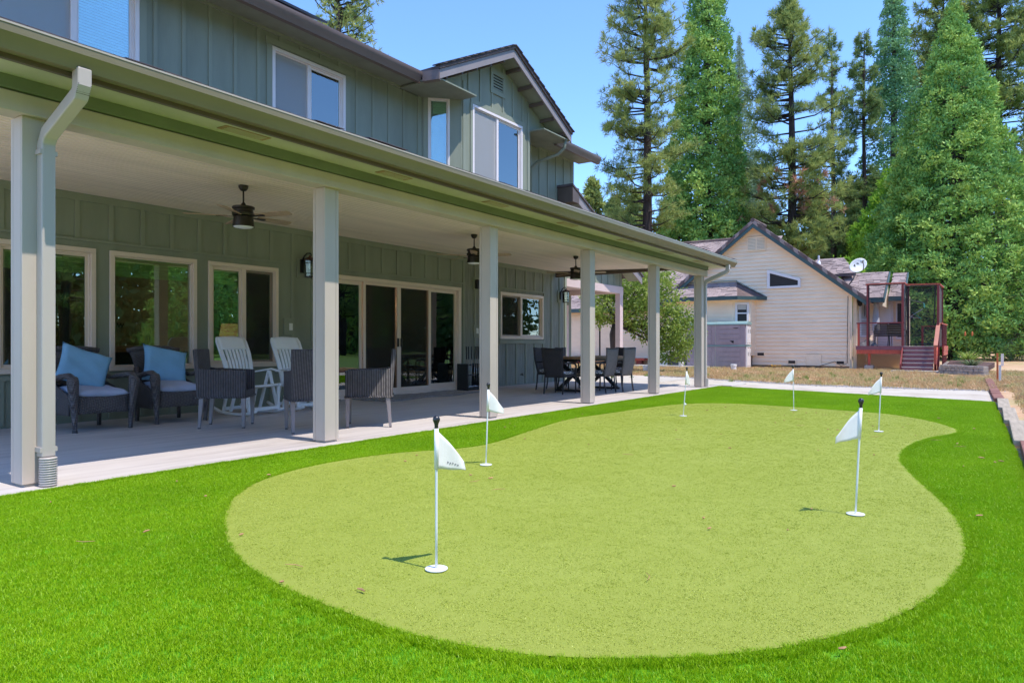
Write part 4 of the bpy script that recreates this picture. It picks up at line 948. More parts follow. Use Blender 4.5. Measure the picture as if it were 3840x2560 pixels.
# ------------------------------------------------------------------ white plastic rocking chairs
def rocker():
    t = thing('rocking_chair', 'x', 'rocking chair', (0, 0, 0), 0, 'white plastic rocking chairs')
    # -y front. back leans to +y
    def bx(z): return .20 + .055 * min(1, (z - .42) / .5)
    def by(z): return .20 + .25 * (z - .42) / .76 - .05 * math.sin((z - .42) / .76 * 3.1)
    zs = [.42 + .76 * k / 12 for k in range(13)]
    for sx in (-1, 1):
        m = MB().grid(lambda u, v: (sx * (bx(.42 + .76 * v) - .035 + .07 * u - (.03 * max(0, v - .93) / .07)), by(.42 + .76 * v), .42 + .76 * v), 1, 12); m.build('back_post', 'white_plastic', t, solid=.03, bevel=.004)
    for k in range(6):
        u = -.142 + k * .057
        m = MB().grid(lambda a, v: (u * (1 + .18 * v) - .021 + .042 * a, by(.44 + .56 * v) - .004, .44 + .56 * v), 1, 8); m.build('back_slat', 'white_plastic', t, solid=.018)
    def top(u, v):
        a = 2 * u - 1; z = .99 + .19 * v; w_ = (.245 if v < .8 else .245 - .03 * ((v - .8) / .2) ** 2)
        return (a * w_, by(min(z, 1.18)) - .005, z + .012 * (1 - a * a) * v)
    MB().grid(top, 10, 6).build('headrest', 'white_plastic', t, smooth=True, solid=.026)
    MB().box(-.235, .235, .17, .215, .42, .47).build('back_rail', 'white_plastic', t, bevel=.006)
    for k in range(7):
        y0 = -.33 + k * .075
        MB().grid(lambda u, v: (-.25 + .5 * u, y0 + .062 * v, .455 - .055 * (y0 + .33) / .5 - .012 * (1 - (2 * u - 1) ** 2)), 6, 1).build('seat_slat', 'white_plastic', t, solid=.02)
    for sx in (-1, 1):
        x = sx * .275
        MB().prism([(x - .02, -.36, .43), (x - .02, .22, .37), (x - .02, .22, .42), (x - .02, -.36, .475)], (.04, 0, 0)).build('seat_rail', 'white_plastic', t, bevel=.006)
        MB().tube([(x, -.34, .655), (x * 1.04, -.15, .69), (x, .1, .655), (x * .93, .30, .63)], [.03, .034, .032, .028], 8, asp=.45).build('arm', 'white_plastic', t, smooth=True)
        for p, q in (((-.30, .05), (-.12, .66)), ((.10, .06), (-.10, .66)), ((.26, .06), (.17, .40)), ((-.30, .06), (-.31, .45))):
            MB().bar((x, p[0], p[1]), (x, q[0], q[1]), .032, .045, up=(1, 0, 0)).build('leg', 'white_plastic', t, bevel=.005)
        MB().tube([(x, -.44, .085), (x, -.30, .045), (x, -.1, .026), (x, .12, .026), (x, .32, .048), (x, .47, .095), (x, .52, .12)], .025, 6, asp=1.0).build('runner', 'white_plastic', t, smooth=True)
    MB().bar((-.27, -.30, .10), (.27, -.30, .10), .03, .05).build('stretcher', 'white_plastic', t, bevel=.004)
    MB().bar((-.27, .22, .10), (.27, .22, .10), .03, .05).build('stretcher', 'white_plastic', t, bevel=.004)
    return t
rk0 = rocker()
put(rk0, (6.70, 9.42, 0), R(6), 'white rocking chair directly behind the left black wicker chair')
put(copy_tree(rk0), (7.68, 9.44, 0), R(-2), 'white rocking chair farther right, below the lantern')

# ------------------------------------------------------------------ dining set at the far end
tb = thing('dining_table', 'wooden topped outdoor dining table with black crossed legs', 'table', (14.55, 7.75, 0), 0)
for k in range(5): MB().box(-1.12, 1.12, -.49 + k * .196, -.49 + k * .196 + .19, .745, .795).build('top_plank', 'table_wood', tb, bevel=.006)
MB().box(-1.0, 1.0, -.42, .42, .70, .744).build('apron', 'black_metal', tb)
for sx in (-1, 1):
    x = sx * .72
    MB().bar((x, -.38, .05), (x, .36, .70), .07, .085, up=(1, 0, 0)).build('leg', 'black_metal', tb, bevel=.006); MB().bar((x + .001, .38, .05), (x + .001, -.36, .70), .066, .083, up=(1, 0, 0)).build('leg', 'black_metal', tb, bevel=.006)
    MB().box(x - .04, x + .04, -.45, .45, .012, .06).build('foot_beam', 'black_metal', tb, bevel=.006)
MB().box(-.68, .68, -.035, .035, .34, .40).build('stretcher', 'black_metal', tb)
def dine(mat):
    t = thing('dining_chair', 'x', 'chair', (0, 0, 0), 0, 'dark wicker dining chairs round the wooden table')
    # +x front
    def bk(u, v):
        z = .36 + .62 * v; w_ = .215 + .045 * v; return (-.27 - .10 * v - .03 * math.sin(v * 3.1), (2 * u - 1) * w_, z - .012 * (1 - (2 * u - 1) ** 2) * (v > .9))
    MB().grid(bk, 8, 10).build('backrest', mat, t, smooth=True, solid=.028)
    MB().tube([(-.372, -.262, .985), (-.375, 0, .972), (-.372, .262, .985)], .016, 8).build('top_rail', 'wicker_dark', t, smooth=True)
    MB().box(-.27, .26, -.245, .245, .36, .42).build('seat', 'wicker_dark', t, bevel=.012)
    MB().box(-.24, .25, -.23, .23, .4205, .485).build('seat_pad', 'pattern_cloth', t, bevel=.02)
    for sy in (-1, 1):
        MB().tube([(-.285, sy * .225, .40), (-.30, sy * .225, .2), (-.335, sy * .225, 0)], .017, 8).build('leg', 'dark_leg', t, smooth=True)
        MB().tube([(-.30, sy * .25, .66), (0, sy * .265, .665), (.21, sy * .265, .645), (.262, sy * .262, .60), (.255, sy * .255, .40), (.27, sy * .25, 0)], [.02, .021, .021, .02, .018, .015], 8).build('arm_leg', 'dark_leg', t, smooth=True)
    return t
d0 = dine('wicker_dark'); put(d0, (13.36, 7.81, 0), R(4), 'dark wicker dining chair with its back to the camera at table end')
d1 = dine('wicker_taupe'); put(d1, (14.22, 7.33, 0), R(87), 'grey backed dining chair just right of the fourth column')
put(copy_tree(d1), (14.86, 7.20, 0), R(84), 'grey backed dining chair nearest the fifth column')
put(copy_tree(d0), (15.25, 8.52, 0), R(-88), 'dining chair across the table, its back seen past the dark chair')
put(copy_tree(d0), (16.15, 7.75, 0), R(178), 'dark dining chair at the far head of the table')
put(copy_tree(d0), (14.3, 8.55, 0), R(-92), 'dining chair across the table hidden mostly by the fourth column')

# ------------------------------------------------------------------ golf club rack, ball, door mat
rk = thing('golf_rack', 'black wall rack holding putters beside the sliding door', 'rack', (13.22, 10.18, 0))
for a in ((-.30, -.27), (.27, .30)): MB().box(a[0], a[1], -.16, .16, 0, .62).build('side_panel', 'black_plastic', rk, bevel=.006)
MB().box(-.27, .27, -.16, .16, .02, .06).build('base', 'black_plastic', rk); MB().box(-.27, .27, -.05, -.02, .33, .37).build('rail', 'black_plastic', rk); MB().box(-.27, .27, -.05, -.02, .57, .61).build('rail', 'black_plastic', rk)
for k, (x, tl) in enumerate(((-.22, -.02), (-.13, -.03), (-.05, .0), (.04, .04), (.12, .03), (.20, .02))):
    c = thing('golf_club', ['steel shafted putter with black grip, leftmost in the rack', 'second putter from the sliding door in the rack', 'third putter from the sliding door in the rack', 'leaning putter in the middle of the rack beside the column', 'putter near the column end of the rack', 'last putter of the rack, behind the column'][k], 'golf club', (13.22 + x, 10.10, .07), 0, 'putters in the rack')
    MB().tube([(0, 0, .02), (tl, 0, .66)], .006, 8).build('shaft', 'steel', c, smooth=True)
    MB().tube([(tl, 0, .66), (tl * 1.4, 0, .95)], [.012, .014], 8).build('grip', 'rubber', c, smooth=True)
    MB().box(-.05, .03, -.012, .012, 0, .025).build('head', 'steel', c, bevel=.005)
b = MB().lathe([(.0215 * math.sin(math.pi * k / 8) + 1e-4, -.0215 * math.cos(math.pi * k / 8)) for k in range(9)], 14).build('golf_ball', 'white_plastic', None, smooth=True, loc=(13.40, 9.95, .0215)); tag(b, 'white golf ball on the patio before the putter rack', 'ball')
b = b.copy(); COL.objects.link(b); b.location = (11.95, 4.45, .02); tag(b, 'white golf ball at the far edge of the putting green', 'ball')
def mat_fn(u, v): return (9.55 + 3.0 * u + .05 * math.sin(v * 9), 9.35 + .95 * v - .08 * math.sin(u * 12), .012 + .004 * math.sin(u * 60) * math.sin(v * 40))
o = MB().grid(mat_fn, 60, 24).build('door_mat', 'gravel_mat', None, smooth=True, solid=.016); tag(o, 'long speckled grey shaggy mat before the sliding door', 'mat')

# ------------------------------------------------------------------ things inside the house, seen through the glass
def inner(name, label, cat, loc): return thing(name, label, cat, loc)
l = inner('table_lamp', 'lit table lamp with glowing shade behind the third window', 'lamp', (8.02, 11.9, .74))
MB().lathe([(.09, 0), (.09, .02), (.03, .06), (.05, .18), (.06, .26), (.02, .36)], 16).build('base', 'inside_dark', l, smooth=True)
MB().lathe([(.20, .36), (.145, .72)], 22, capb=False, capt=False).build('lamp_shade', 'lamp_shade_glow', l, smooth=True)
s = inner('side_table', 'dark side table under the lit lamp indoors', 'table', (8.02, 11.9, 0)); MB().box(-.35, .35, -.25, .25, .70, .739).build('top', 'inside_dark', s); MB().box(-.3, .3, -.2, .2, 0, .70).build('body', 'inside_dark', s)
s = inner('sofa', 'dark sofa behind the picture window', 'sofa', (5.9, 11.7, 0)); MB().box(-1.1, 1.1, -.45, -.2, 0, .95).build('back', 'sofa', s, bevel=.06); MB().box(-1.1, 1.1, -.198, .5, 0, .45).build('seat', 'sofa', s, bevel=.04)
for sx in (-1, 1): MB().box(sx * 1.1 - .1, sx * 1.1 + .1, -.44, .5, 0, .66).build('arm', 'sofa', s, bevel=.05)
s = inner('wall_sign', 'pale sign board with large black letters inside picture window', 'sign', (7.55, 15.19, 1.7))
MB().box(-.9, .9, -.03, -.002, -.6, .6).build('board', 'sign_board', s)
def text(body, par, loc, size, mat, rot=(R(90), 0, 0), ext=.003):
    cu = bpy.data.curves.new('lettering', 'FONT'); cu.body = body; cu.size = size; cu.extrude = ext; cu.align_x = 'CENTER'
    tmp = bpy.data.objects.new('lettering', cu); COL.objects.link(tmp)
    dg_ = bpy.context.evaluated_depsgraph_get(); me = bpy.data.meshes.new_from_object(tmp.evaluated_get(dg_)); bpy.data.objects.remove(tmp)
    me.materials.clear(); me.materials.append(MATS[mat]); o = bpy.data.objects.new('lettering', me); COL.objects.link(o); o.parent = par; o.location = loc; o.rotation_euler = rot; return o
text('S I', s, (-.25, -.036, .02), .55, 'inside_dark'); text('~ w', s, (.0, -.036, -.28), .22, 'inside_dark')
s = inner('dining_furniture', 'dark indoor table behind the sliding door', 'table', (11.6, 12.6, 0)); MB().box(-.9, .9, -.5, .5, .72, .76).build('top', 'inside_dark', s)
for sx in (-1, 1):
    for sy in (-1, 1): MB().box(sx * .8 - .03, sx * .8 + .03, sy * .42 - .03, sy * .42 + .03, 0, .72).build('leg', 'inside_dark', s)
def inchair(loc, rz, label):
    s = thing('indoor_chair', label, 'chair', loc, rz, 'dark metal chairs indoors behind the sliding door')
    MB().box(-.2, .2, -.2, .2, .44, .47).build('seat', 'inside_dark', s)
    for sx in (-1, 1):
        MB().tube([(sx * .18, .19, 0), (sx * .18, .17, .44), (sx * .17, .24, .85)], .013, 6).build('leg', 'inside_dark', s); MB().tube([(sx * .18, -.19, 0), (sx * .17, -.17, .44)], .013, 6).build('leg', 'inside_dark', s)
    MB().tube([(-.17, .24, .85), (0, .25, .90), (.17, .24, .85)], .013, 6).build('back_rail', 'inside_dark', s)
inchair((11.1, 11.75, 0), R(178), 'left indoor metal chair behind the sliding door'); inchair((11.95, 11.75, 0), R(183), 'right indoor metal chair behind the sliding door')
for i, (x, y, lab) in enumerate(((11.95, 13.4, 'lit cage pendant lamp behind the middle of the sliding door'), (13.05, 13.2, 'lit cage pendant lamp behind the right door panel'))):
    p = thing('pendant_lamp', lab, 'pendant lamp', (x, y, 1.98), 0, 'caged pendant lamps indoors')
    for z in (0, .26):
        MB().tube([(.30 * math.cos(a * math.pi / 6), .18 * math.sin(a * math.pi / 6), z) for a in range(13)], .012, 6).build('ring', 'copper_top', p)
    for a in range(12):
        q, q2 = a * math.pi / 6, (a + 1) * math.pi / 6; MB().tube([(.30 * math.cos(q), .18 * math.sin(q), 0), (.30 * math.cos(q2), .18 * math.sin(q2), .26)], .006, 5).build('wire', 'copper_top', p)
    MB().tube([(0, 0, .26), (0, 0, .97)], .008, 6).build('stem', 'copper_top', p)
    for bx_ in (-.12, .12): MB().lathe([(.003, .08), (.028, .10), (.03, .13), (.012, .19)], 10, (bx_, 0, 0)).build('bulb', 'bulb_warm', p, smooth=True)
def cur(u, v): return (12.55 + .42 * u, 10.72 + .05 * math.sin(u * 34), .03 + 2.35 * v)
tag(MB().grid(cur, 40, 4).build('curtain', 'curtain', None, smooth=True, solid=.006), 'pale gathered curtain behind the right sliding door panel', 'curtain')

def point(name, loc, e, c, rad=.05):
    d = bpy.data.lights.new(name, 'POINT'); d.energy = e; d.color = c; d.shadow_soft_size = rad; o = bpy.data.objects.new(name, d); COL.objects.link(o); o.location = loc
for o in [q for q in bpy.data.objects if q.name.startswith('pendant_lamp')]: point('pendant_light', (o.location.x, o.location.y, 2.02), 9, (1.0, .72, .5), .02)
point('lamp_light', (8.02, 11.9, 1.28), 3, (1.0, .72, .5), .02)

# ------------------------------------------------------------------ neighbouring cream house (gable wall at X = 34, facing the camera)
NX = 34.0
nb_ = thing('neighbour_house', 'cream clapboard house with brown shingle roofs beyond the lawn', 'house', (NX, 9.2, 0))
def np_(m, name, mat, parent=None, **kw): return m.build(name, mat, parent or nb_, world=True, **kw)
RY, RZT = 9.23, 6.62   # ridge position of the gable, underside height
def rk_l(y): return RZT - .79 * abs(y - RY)
Y0, Y1 = 5.08, 13.6
m = MB().prism([(NX, Y0, .1), (NX, Y1, .1), (NX, Y1, rk_l(Y1)), (NX, RY, RZT), (NX, Y0, rk_l(Y0))], (.2, 0, 0)); gwall = np_(m, 'gable_wall', 'cream_siding')
np_(MB().box(NX + .03, NX + .18, Y0 + .02, Y1, -.05, .11), 'foundation', 'foundation')
z = .12; ex = .178; k = 0
while z < RZT - .05:
    zt = min(z + ex + .012, RZT)
    ya = max(Y0 + .09, RY - (RZT - z) / .79); yb = min(Y1, RY + (RZT - z) / .79); ya2 = max(Y0 + .09, RY - (RZT - zt) / .79); yb2 = min(Y1, RY + (RZT - zt) / .79)
    if yb2 - ya2 > .05:
        o = .052
        P = [(NX - o, ya, z), (NX - o, yb, z), (NX - .006, yb2, zt), (NX - .006, ya2, zt)]
        m = MB().add(P + [(NX + .001, y, zz) for _, y, zz in P], [(0, 1, 2, 3), (0, 4, 5, 1), (3, 2, 6, 7), (0, 3, 7, 4), (1, 5, 6, 2)])
        np_(m, 'siding_board', 'cream_siding', gwall)
    z += ex
np_(MB().box(NX - .04, NX + .05, Y0 - .02, Y0 + .09, .0, rk_l(Y0) - .05), 'corner_board', 'cream_trim')
# wing to the left: set back wall with a long slope facing us
WXW = 35.4
m = MB().box(WXW, WXW + .2, Y1 - .4, 26, 0, 3.3); wwall = np_(m, 'wing_wall', 'cream_siding')
z = .15
while z < 3.2:
    m = MB().add([(WXW - .045, Y1 - .4, z), (WXW - .045, 26, z), (WXW - .006, 26, z + .19), (WXW - .006, Y1 - .4, z + .19)], [(0, 1, 2, 3)]); m.add([(WXW - .045, Y1 - .4, z), (WXW - .045, 26, z), (WXW, 26, z), (WXW, Y1 - .4, z)], [(0, 3, 2, 1)])
    np_(m, 'siding_board', 'cream_siding', wwall); z += .178
for y in (17.0, 18.15):
    d = np_(MB().box(WXW - .06, WXW - .03, y, y + 1.05, .35, 2.45), 'closet_door', 'cream_trim')
    for k in range(3): np_(MB().box(WXW - .07, WXW - .061, y + .12 + k * .30, y + .32 + k * .30, .5, 2.3), 'door_panel', 'cream_siding', d)
np_(MB().box(WXW - .05, WXW - .03, 18.06, 18.14, .35, 2.45), 'door_gap', 'dark_void')
np_(MB().box(WXW - .6, WXW - .07, 15.2, 21.5, .22, .34), 'door_step', 'redwood'); 
for y in (15.4, 17.3, 19.2, 21.0): np_(MB().box(WXW - .5, WXW - .2, y, y + .3, -.03, .219), 'step_block', 'redwood_dark')

def shingles(name, o, ux, uy, nx, ny, w_, e_, mat='far_shingle', seed=0, gap=.07, clip=None):
    """grid of tabs: o origin (low corner), ux unit along the eave, uy unit up the slope"""
    r = random.Random(seed); m = MB(); o, ux, uy = Vector(o), Vector(ux), Vector(uy); nrm = ux.cross(uy).normalized()
    if nrm.z < 0: nrm = -nrm
    for j in range(ny):
        off = r.uniform(0, w_)
        for i in range(-1, nx + 1):
            a0 = i * w_ + off; a1 = a0 + w_ * r.uniform(.93, 1.0); a0 = max(a0, 0); a1 = min(a1, nx * w_)
            if a1 - a0 < .05: continue
            if clip:
                lo, hi = clip(j * e_); a0, a1 = max(a0, lo), min(a1, hi)
                if a1 - a0 < .05: continue
            th = r.choice([.010, .012, .034])
            p = [o + ux * a0 + uy * (j * e_), o + ux * a1 + uy * (j * e_), o + ux * a1 + uy * (j * e_ + e_ * 1.15), o + ux * a0 + uy * (j * e_ + e_ * 1.15)]
            q = [p[0] + nrm * th, p[1] + nrm * th, p[2] + nrm * .004, p[3] + nrm * .004]
            m.add(p[:2] + q, [(2, 3, 4, 5), (0, 1, 3, 2)])
    return np_(m, name, mat, kind='stuff')
def rslab(name, pts, th=.12, mat='far_shingle_dark'): return np_(MB().prism(pts, (0, 0, -th)), name, mat)
# main gable roof slopes (ridge along X)
s8 = math.hypot(1, .79)
for sg in (-1, 1):
    ye = RY + sg * (4.83 if sg < 0 else 4.9); ze = RZT + .20 - .79 * abs(ye - RY)
    pts = [(NX - .42, RY, RZT + .20), (NX - .42, ye, ze), (NX + 1.7, ye, ze), (NX + 1.7, RY, RZT + .20)]
    rslab('gable_roof', pts[::sg] if sg > 0 else pts, .10)
    m = MB().prism([(NX - .42, RY, RZT + .10), (NX - .42, ye, ze - .10), (NX - .42, ye, ze - .30), (NX - .42, RY, RZT - .10)], (.05, 0, 0)); np_(m, 'rake_board', 'teal_trim')
    m = MB().prism([(NX - .37, RY, RZT + .03), (NX - .37, ye, ze - .17), (NX - .37, ye, ze - .19), (NX - .37, RY, RZT + .01)], (.36, 0, 0)); np_(m, 'rake_soffit', 'cream_trim')
    n = 24
    for k in range(n):   # rounded rake tiles stepping down the verge
        t0, t1 = k / n, (k + 1.12) / n
        ya, yb = RY + (ye - RY) * t0, RY + (ye - RY) * t1; za, zb = RZT + .26 - .79 * abs(ya - RY), RZT + .29 - .79 * abs(yb - RY)
        m = MB().prism([(NX - .47, ya, za), (NX - .47, yb, zb), (NX - .46, yb, zb - .20), (NX - .46, ya, za - .155)], (.35, 0, 0)); np_(m, 'rake_tile', 'far_shingle_dark' if k % 3 else 'far_shingle')
np_(MB().tube([(NX - .47, RY, RZT + .25), (NX + 1.7, RY, RZT + .25)], .10, 8), 'ridge_cap', 'far_shingle_dark')
# left wing slope
u = Vector((5.6, 0, 4.0)).normalized()
rslab('wing_roof', [(34.9, 13.2, 3.05), (34.9, 27, 3.05), (40.5, 27, 7.05), (40.5, 10.0, 7.05), (38.5, 10.0, 5.62)][::-1], .10)
shingles('wing_shingles', (34.9, 9.5, 3.07), (0, 1, 0), u, 58, 47, .30, .145, seed=1, clip=lambda s: (max(0, 3.7 - s * .62 - .2), 99))
np_(MB().tube([(40.5, 10, 7.08), (40.5, 27, 7.08)], .10, 8), 'ridge_cap', 'far_shingle_dark')
np_(MB().box(34.82, 34.9, 13.3, 27, 2.86, 3.06), 'eave_fascia', 'teal_trim')
for (x, y, z) in ((37.6, 11.4, 5.0),): np_(MB().lathe([(.11, 0), (.08, .12), (.045, .16), (.045, .5)], 12, (x, y, z)), 'vent_pipe', 'white_frame', smooth='auto')
np_(MB().lathe([(.11, 0), (.08, .12), (.045, .16), (.045, .42)], 12, (36.2, 6.85, 4.9)), 'vent_pipe', 'white_frame', smooth='auto')
# louvred gable vent
vt = np_(MB().box(NX - .085, NX - .03, 8.73, 9.60, 5.46, 6.14), 'gable_vent', 'cream_trim')
for y in (8.79, 9.20):
    np_(MB().box(NX - .093, NX - .086, y, y + .34, 5.52, 6.06), 'vent_backing', 'siding', vt)
    for k in range(8): np_(MB().prism([(NX - .12, y, 5.53 + k * .067), (NX - .11, y, 5.525 + k * .067), (NX - .087, y, 5.575 + k * .067), (NX - .095, y, 5.58 + k * .067)], (0, .34, 0)), 'louvre', 'cream_trim', vt)
# trapezoid window
o4 = [(8.66, 3.66), (7.19, 3.66), (7.19, 4.07), (8.66, 4.55)]; i4 = [(8.54, 3.76), (7.30, 3.77), (7.30, 3.98), (8.54, 4.38)]
m = MB()
for k in range(4):
    a, b = o4[k], o4[(k + 1) % 4]; c, d = i4[(k + 1) % 4], i4[k]
    m.prism([(NX - .115, *a), (NX - .115, *b), (NX - .115, *c), (NX - .115, *d)], (.09, 0, 0))
tw = np_(m, 'window', 'white_frame'); np_(MB().prism([(NX - .072, *p) for p in i4], (.01, 0, 0)), 'pane', 'inside_dark', tw)
# shallow box bay with hipped shingle roof
BX = 33.2
m = MB().prism([(NX, 9.19, .55), (BX + .35, 9.30, .55), (BX, 10.05, .55), (BX, 13.1, .55), (NX, 13.6, .55)], (0, 0, 2.65)); bay = np_(m, 'bay', 'cream_siding')
z = .6
while z < 3.1:
    np_(MB().prism([(BX - .022, 10.06, z), (BX - .022, 13.1, z), (BX - .004, 13.1, z + .18), (BX - .004, 10.06, z + .18)], (.02, 0, 0)), 'siding_board', 'cream_siding', bay); z += .178
np_(MB().box(BX + .02, NX, 9.35, 13.4, -.03, .549), 'bay_base', 'foundation')
ang = math.atan2(.35, .75)
BM = Matrix.Translation((BX + .35, 9.30, 0)) @ Matrix.Rotation(math.atan2(.75, -.35), 4, 'Z')
m = MB(BM)
for a, b, c, d in ((.10, .72, 2.92, 3.04), (.10, .72, 1.98, 2.10), (.10, .20, 2.10, 2.92), (.62, .72, 2.10, 2.92), (.20, .62, 2.50, 2.56)): m.box(a, b, -.001, .05, c, d)
bw = np_(m, 'window', 'white_frame'); np_(MB(BM).box(.20, .62, .002, .012, 2.56, 2.92), 'pane', 'inside_dark', bw); np_(MB(BM).box(.20, .62, .002, .012, 2.10, 2.50), 'pane', 'inside_dark', bw); np_(MB(BM).box(.22, .60, .014, .018, 2.70, 2.91), 'curtain', 'inside_pale', bw)
m = MB().box(BX - .03, BX - .001, 12.55, 12.95, 2.1, 3.0); b2 = np_(m, 'window', 'white_frame'); np_(MB().box(BX - .04, BX - .031, 12.65, 12.85, 2.2, 2.9), 'pane', 'inside_dark', b2)
E0, E1 = 8.78, 13.35
m = MB().add([(NX - .02, 8.72, 3.30), (BX - .38, 9.75, 3.30), (BX - .38, 13.2, 3.30), (NX - .02, 13.9, 3.30), (NX - .02, 10.10, 4.06), (NX - .02, 12.9, 4.06)], [(0, 1, 4), (1, 2, 5, 4), (2, 3, 5), (0, 4, 5, 3), (0, 3, 2, 1)]); np_(m, 'bay_roof', 'far_shingle_dark')
u = Vector((NX - .02 - (BX - .38), 0, .76)).normalized()
shingles('bay_shingles', (BX - .38, 9.75, 3.31), (0, 1, 0), u, 12, 9, .29, .15, seed=2, clip=lambda s: (s * .26, 3.45 - s * .22))
m = MB()
for (a, b) in (((NX - .02, 8.70), (BX - .42, 9.73)), ((BX - .42, 9.73), (BX - .42, 13.25)), ((BX - .42, 13.25), (NX - .02, 13.95))): m.bar((a[0], a[1], 3.22), (b[0], b[1], 3.22), .06, .17)
np_(m, 'bay_fascia', 'teal_trim'); np_(MB().prism([(NX - .05, 8.8, 3.135), (BX - .38, 9.76, 3.135), (BX - .38, 13.2, 3.135), (NX - .05, 13.85, 3.135)], (0, 0, .02)), 'bay_soffit', 'cream_trim')
m = MB(); m.bar((NX - .06, 8.75, 3.33), (NX - .06, 10.10, 4.10), .02, .14, up=(1, 0, 0)); m.bar((NX - .06, 10.08, 4.12), (NX - .06, 12.9, 4.12), .02, .14, up=(1, 0, 0)); m.bar((NX - .06, 12.9, 4.1), (NX - .06, 13.85, 3.4), .02, .14, up=(1, 0, 0)); np_(m, 'flashing', 'flash_teal')
# crawl space vents, access hatch, cables
for y, z in ((9.05, .55), (7.66, .20), (5.62, .20)):
    v = np_(MB().box(NX - .075, NX - .028, y - .28, y + .10, z - .04, z + .17), 'crawl_vent', 'cream_trim'); np_(MB().box(NX - .08, NX - .076, y - .24, y + .06, z, z + .13), 'vent_opening', 'inside_dark', v)
hh = np_(MB().box(NX - .075, NX - .028, 6.33, 6.95, .12, .62), 'access_hatch', 'cream_trim'); np_(MB().box(NX - .081, NX - .076, 6.39, 6.89, .17, .55), 'hatch_panel', 'cream_siding', hh)
np_(MB().tube([(NX - .075, 5.22, 3.2), (NX - .075, 5.24, 2), (NX - .075, 5.25, .25), (NX - .075, 5.5, .12), (NX - .09, 5.75, .32), (NX - .075, 6.4, .10), (NX - .075, 7.6, .11)], .012, 5), 'cable', 'inside_dark')
np_(MB().tube([(NX - .06, 5.14, 2.05), (NX - .06, 5.14, .1)], .02, 6), 'conduit', 'cream_trim')
# right hand part behind the deck: recessed wall, door, windows, lower roofs
m = MB().box(NX + .25, 37, 4.92, 5.07, 0, 3.2); np_(m, 'side_wall', 'cream_siding')
np_(MB().box(37.0, 37.2, 3.3, 4.95, 0, 3.4), 'rear_wall', 'cream_siding'); np_(MB().box(37.2, 39.5, 3.3, 3.45, 0, 3.4), 'rear_wall', 'cream_siding')
m = MB().box(36.94, 36.999, 3.78, 4.42, 1.0, 3.05); dr = np_(m, 'deck_door', 'white_frame'); np_(MB().box(36.92, 36.939, 3.88, 4.32, 1.7, 2.92), 'door_glass', 'blind', dr)
BM2 = Matrix.Translation((34.45, 4.90, 0)) @ Matrix.Rotation(R(-14), 4, 'Z')
m = MB(BM2).box(0, 2.0, 0, .06, 1.0, 3.0); np_(m, 'angled_wall', 'cream_siding')
m = MB(BM2)
for a, b, c, d in ((.15, 1.15, 2.85, 2.95), (.15, 1.15, 1.4, 1.5), (.15, .27, 1.5, 2.85), (1.03, 1.15, 1.5, 2.85), (.27, 1.03, 2.15, 2.21)): m.box(a, b, -.05, -.001, c, d)
w3 = np_(m, 'window', 'white_frame'); np_(MB(BM2).box(.27, 1.03, -.03, -.02, 1.5, 2.85), 'pane', 'inside_pale', w3)
w4 = np_(MB().box(36.93, 36.999, 3.36, 3.66, 1.3, 3.05), 'window', 'white_frame'); np_(MB().box(36.92, 36.929, 3.42, 3.60, 1.4, 2.95), 'pane', 'inside_dark', w4)
# lower roofs at the right
def lowroof(nm, x0, y0, y1, z0, x1, z1, yr, seed):
    u = Vector((x1 - x0, 0, z1 - z0)); n = int(u.length / .14); u.normalize()
    rslab(nm, [(x0, y0, z0), (x0, y1, z0), (x1, yr, z1), (x1, y0, z1)][::-1], .10)
    k = (yr - y1) / math.hypot(x1 - x0, z1 - z0)
    shingles(nm + '_shingles', (x0, y0, z0 + .02), (0, 1, 0), u, int(max(y1, yr) - y0) * 3 + 3, n, .30, .14, seed=seed, clip=lambda s: (0, y1 - y0 + s * k))
    np_(MB().box(x0 - .08, x0, y0 - .05, y1, z0 - .19, z0), 'eave_fascia', 'teal_trim')
    np_(MB().prism([(x0 + .01, y0 - .01, z0 - .22), (x1, y0 - .01, z1 - .2), (x1, y0 - .01, z1 + .0), (x0 + .01, y0 - .01, z0 - .02)], (0, -.05, 0)), 'rake_board', 'teal_trim')
    np_(MB().prism([(x0 + .2, y0 + .03, z0 - .35), (x1, y0 + .03, z0 - .35), (x1, y0 + .03, z1 - .15), (x0 + .2, y0 + .03, z0 - .1)], (0, .05, 0)), 'gable_end', 'cream_trim')
lowroof('lower_roof', 34.5, 3.92, 5.0, 3.10, 36.7, 4.42, 6.0, 3)
lowroof('rear_roof', 36.1, 3.30, 3.88, 3.22, 38.1, 4.48, 3.88, 4)
rslab('hip_roof', [(36.0, 5.2, 4.35), (36.0, 7.2, 4.35), (38.2, 7.4, 5.35), (38.2, 6.1, 5.35)][::-1], .10)
shingles('hip_shingles', (36.0, 5.2, 4.37), (0, 1, 0), Vector((2.2, 0, 1.0)).normalized(), 8, 17, .28, .14, seed=5, clip=lambda s: (s * .37, 2.1))

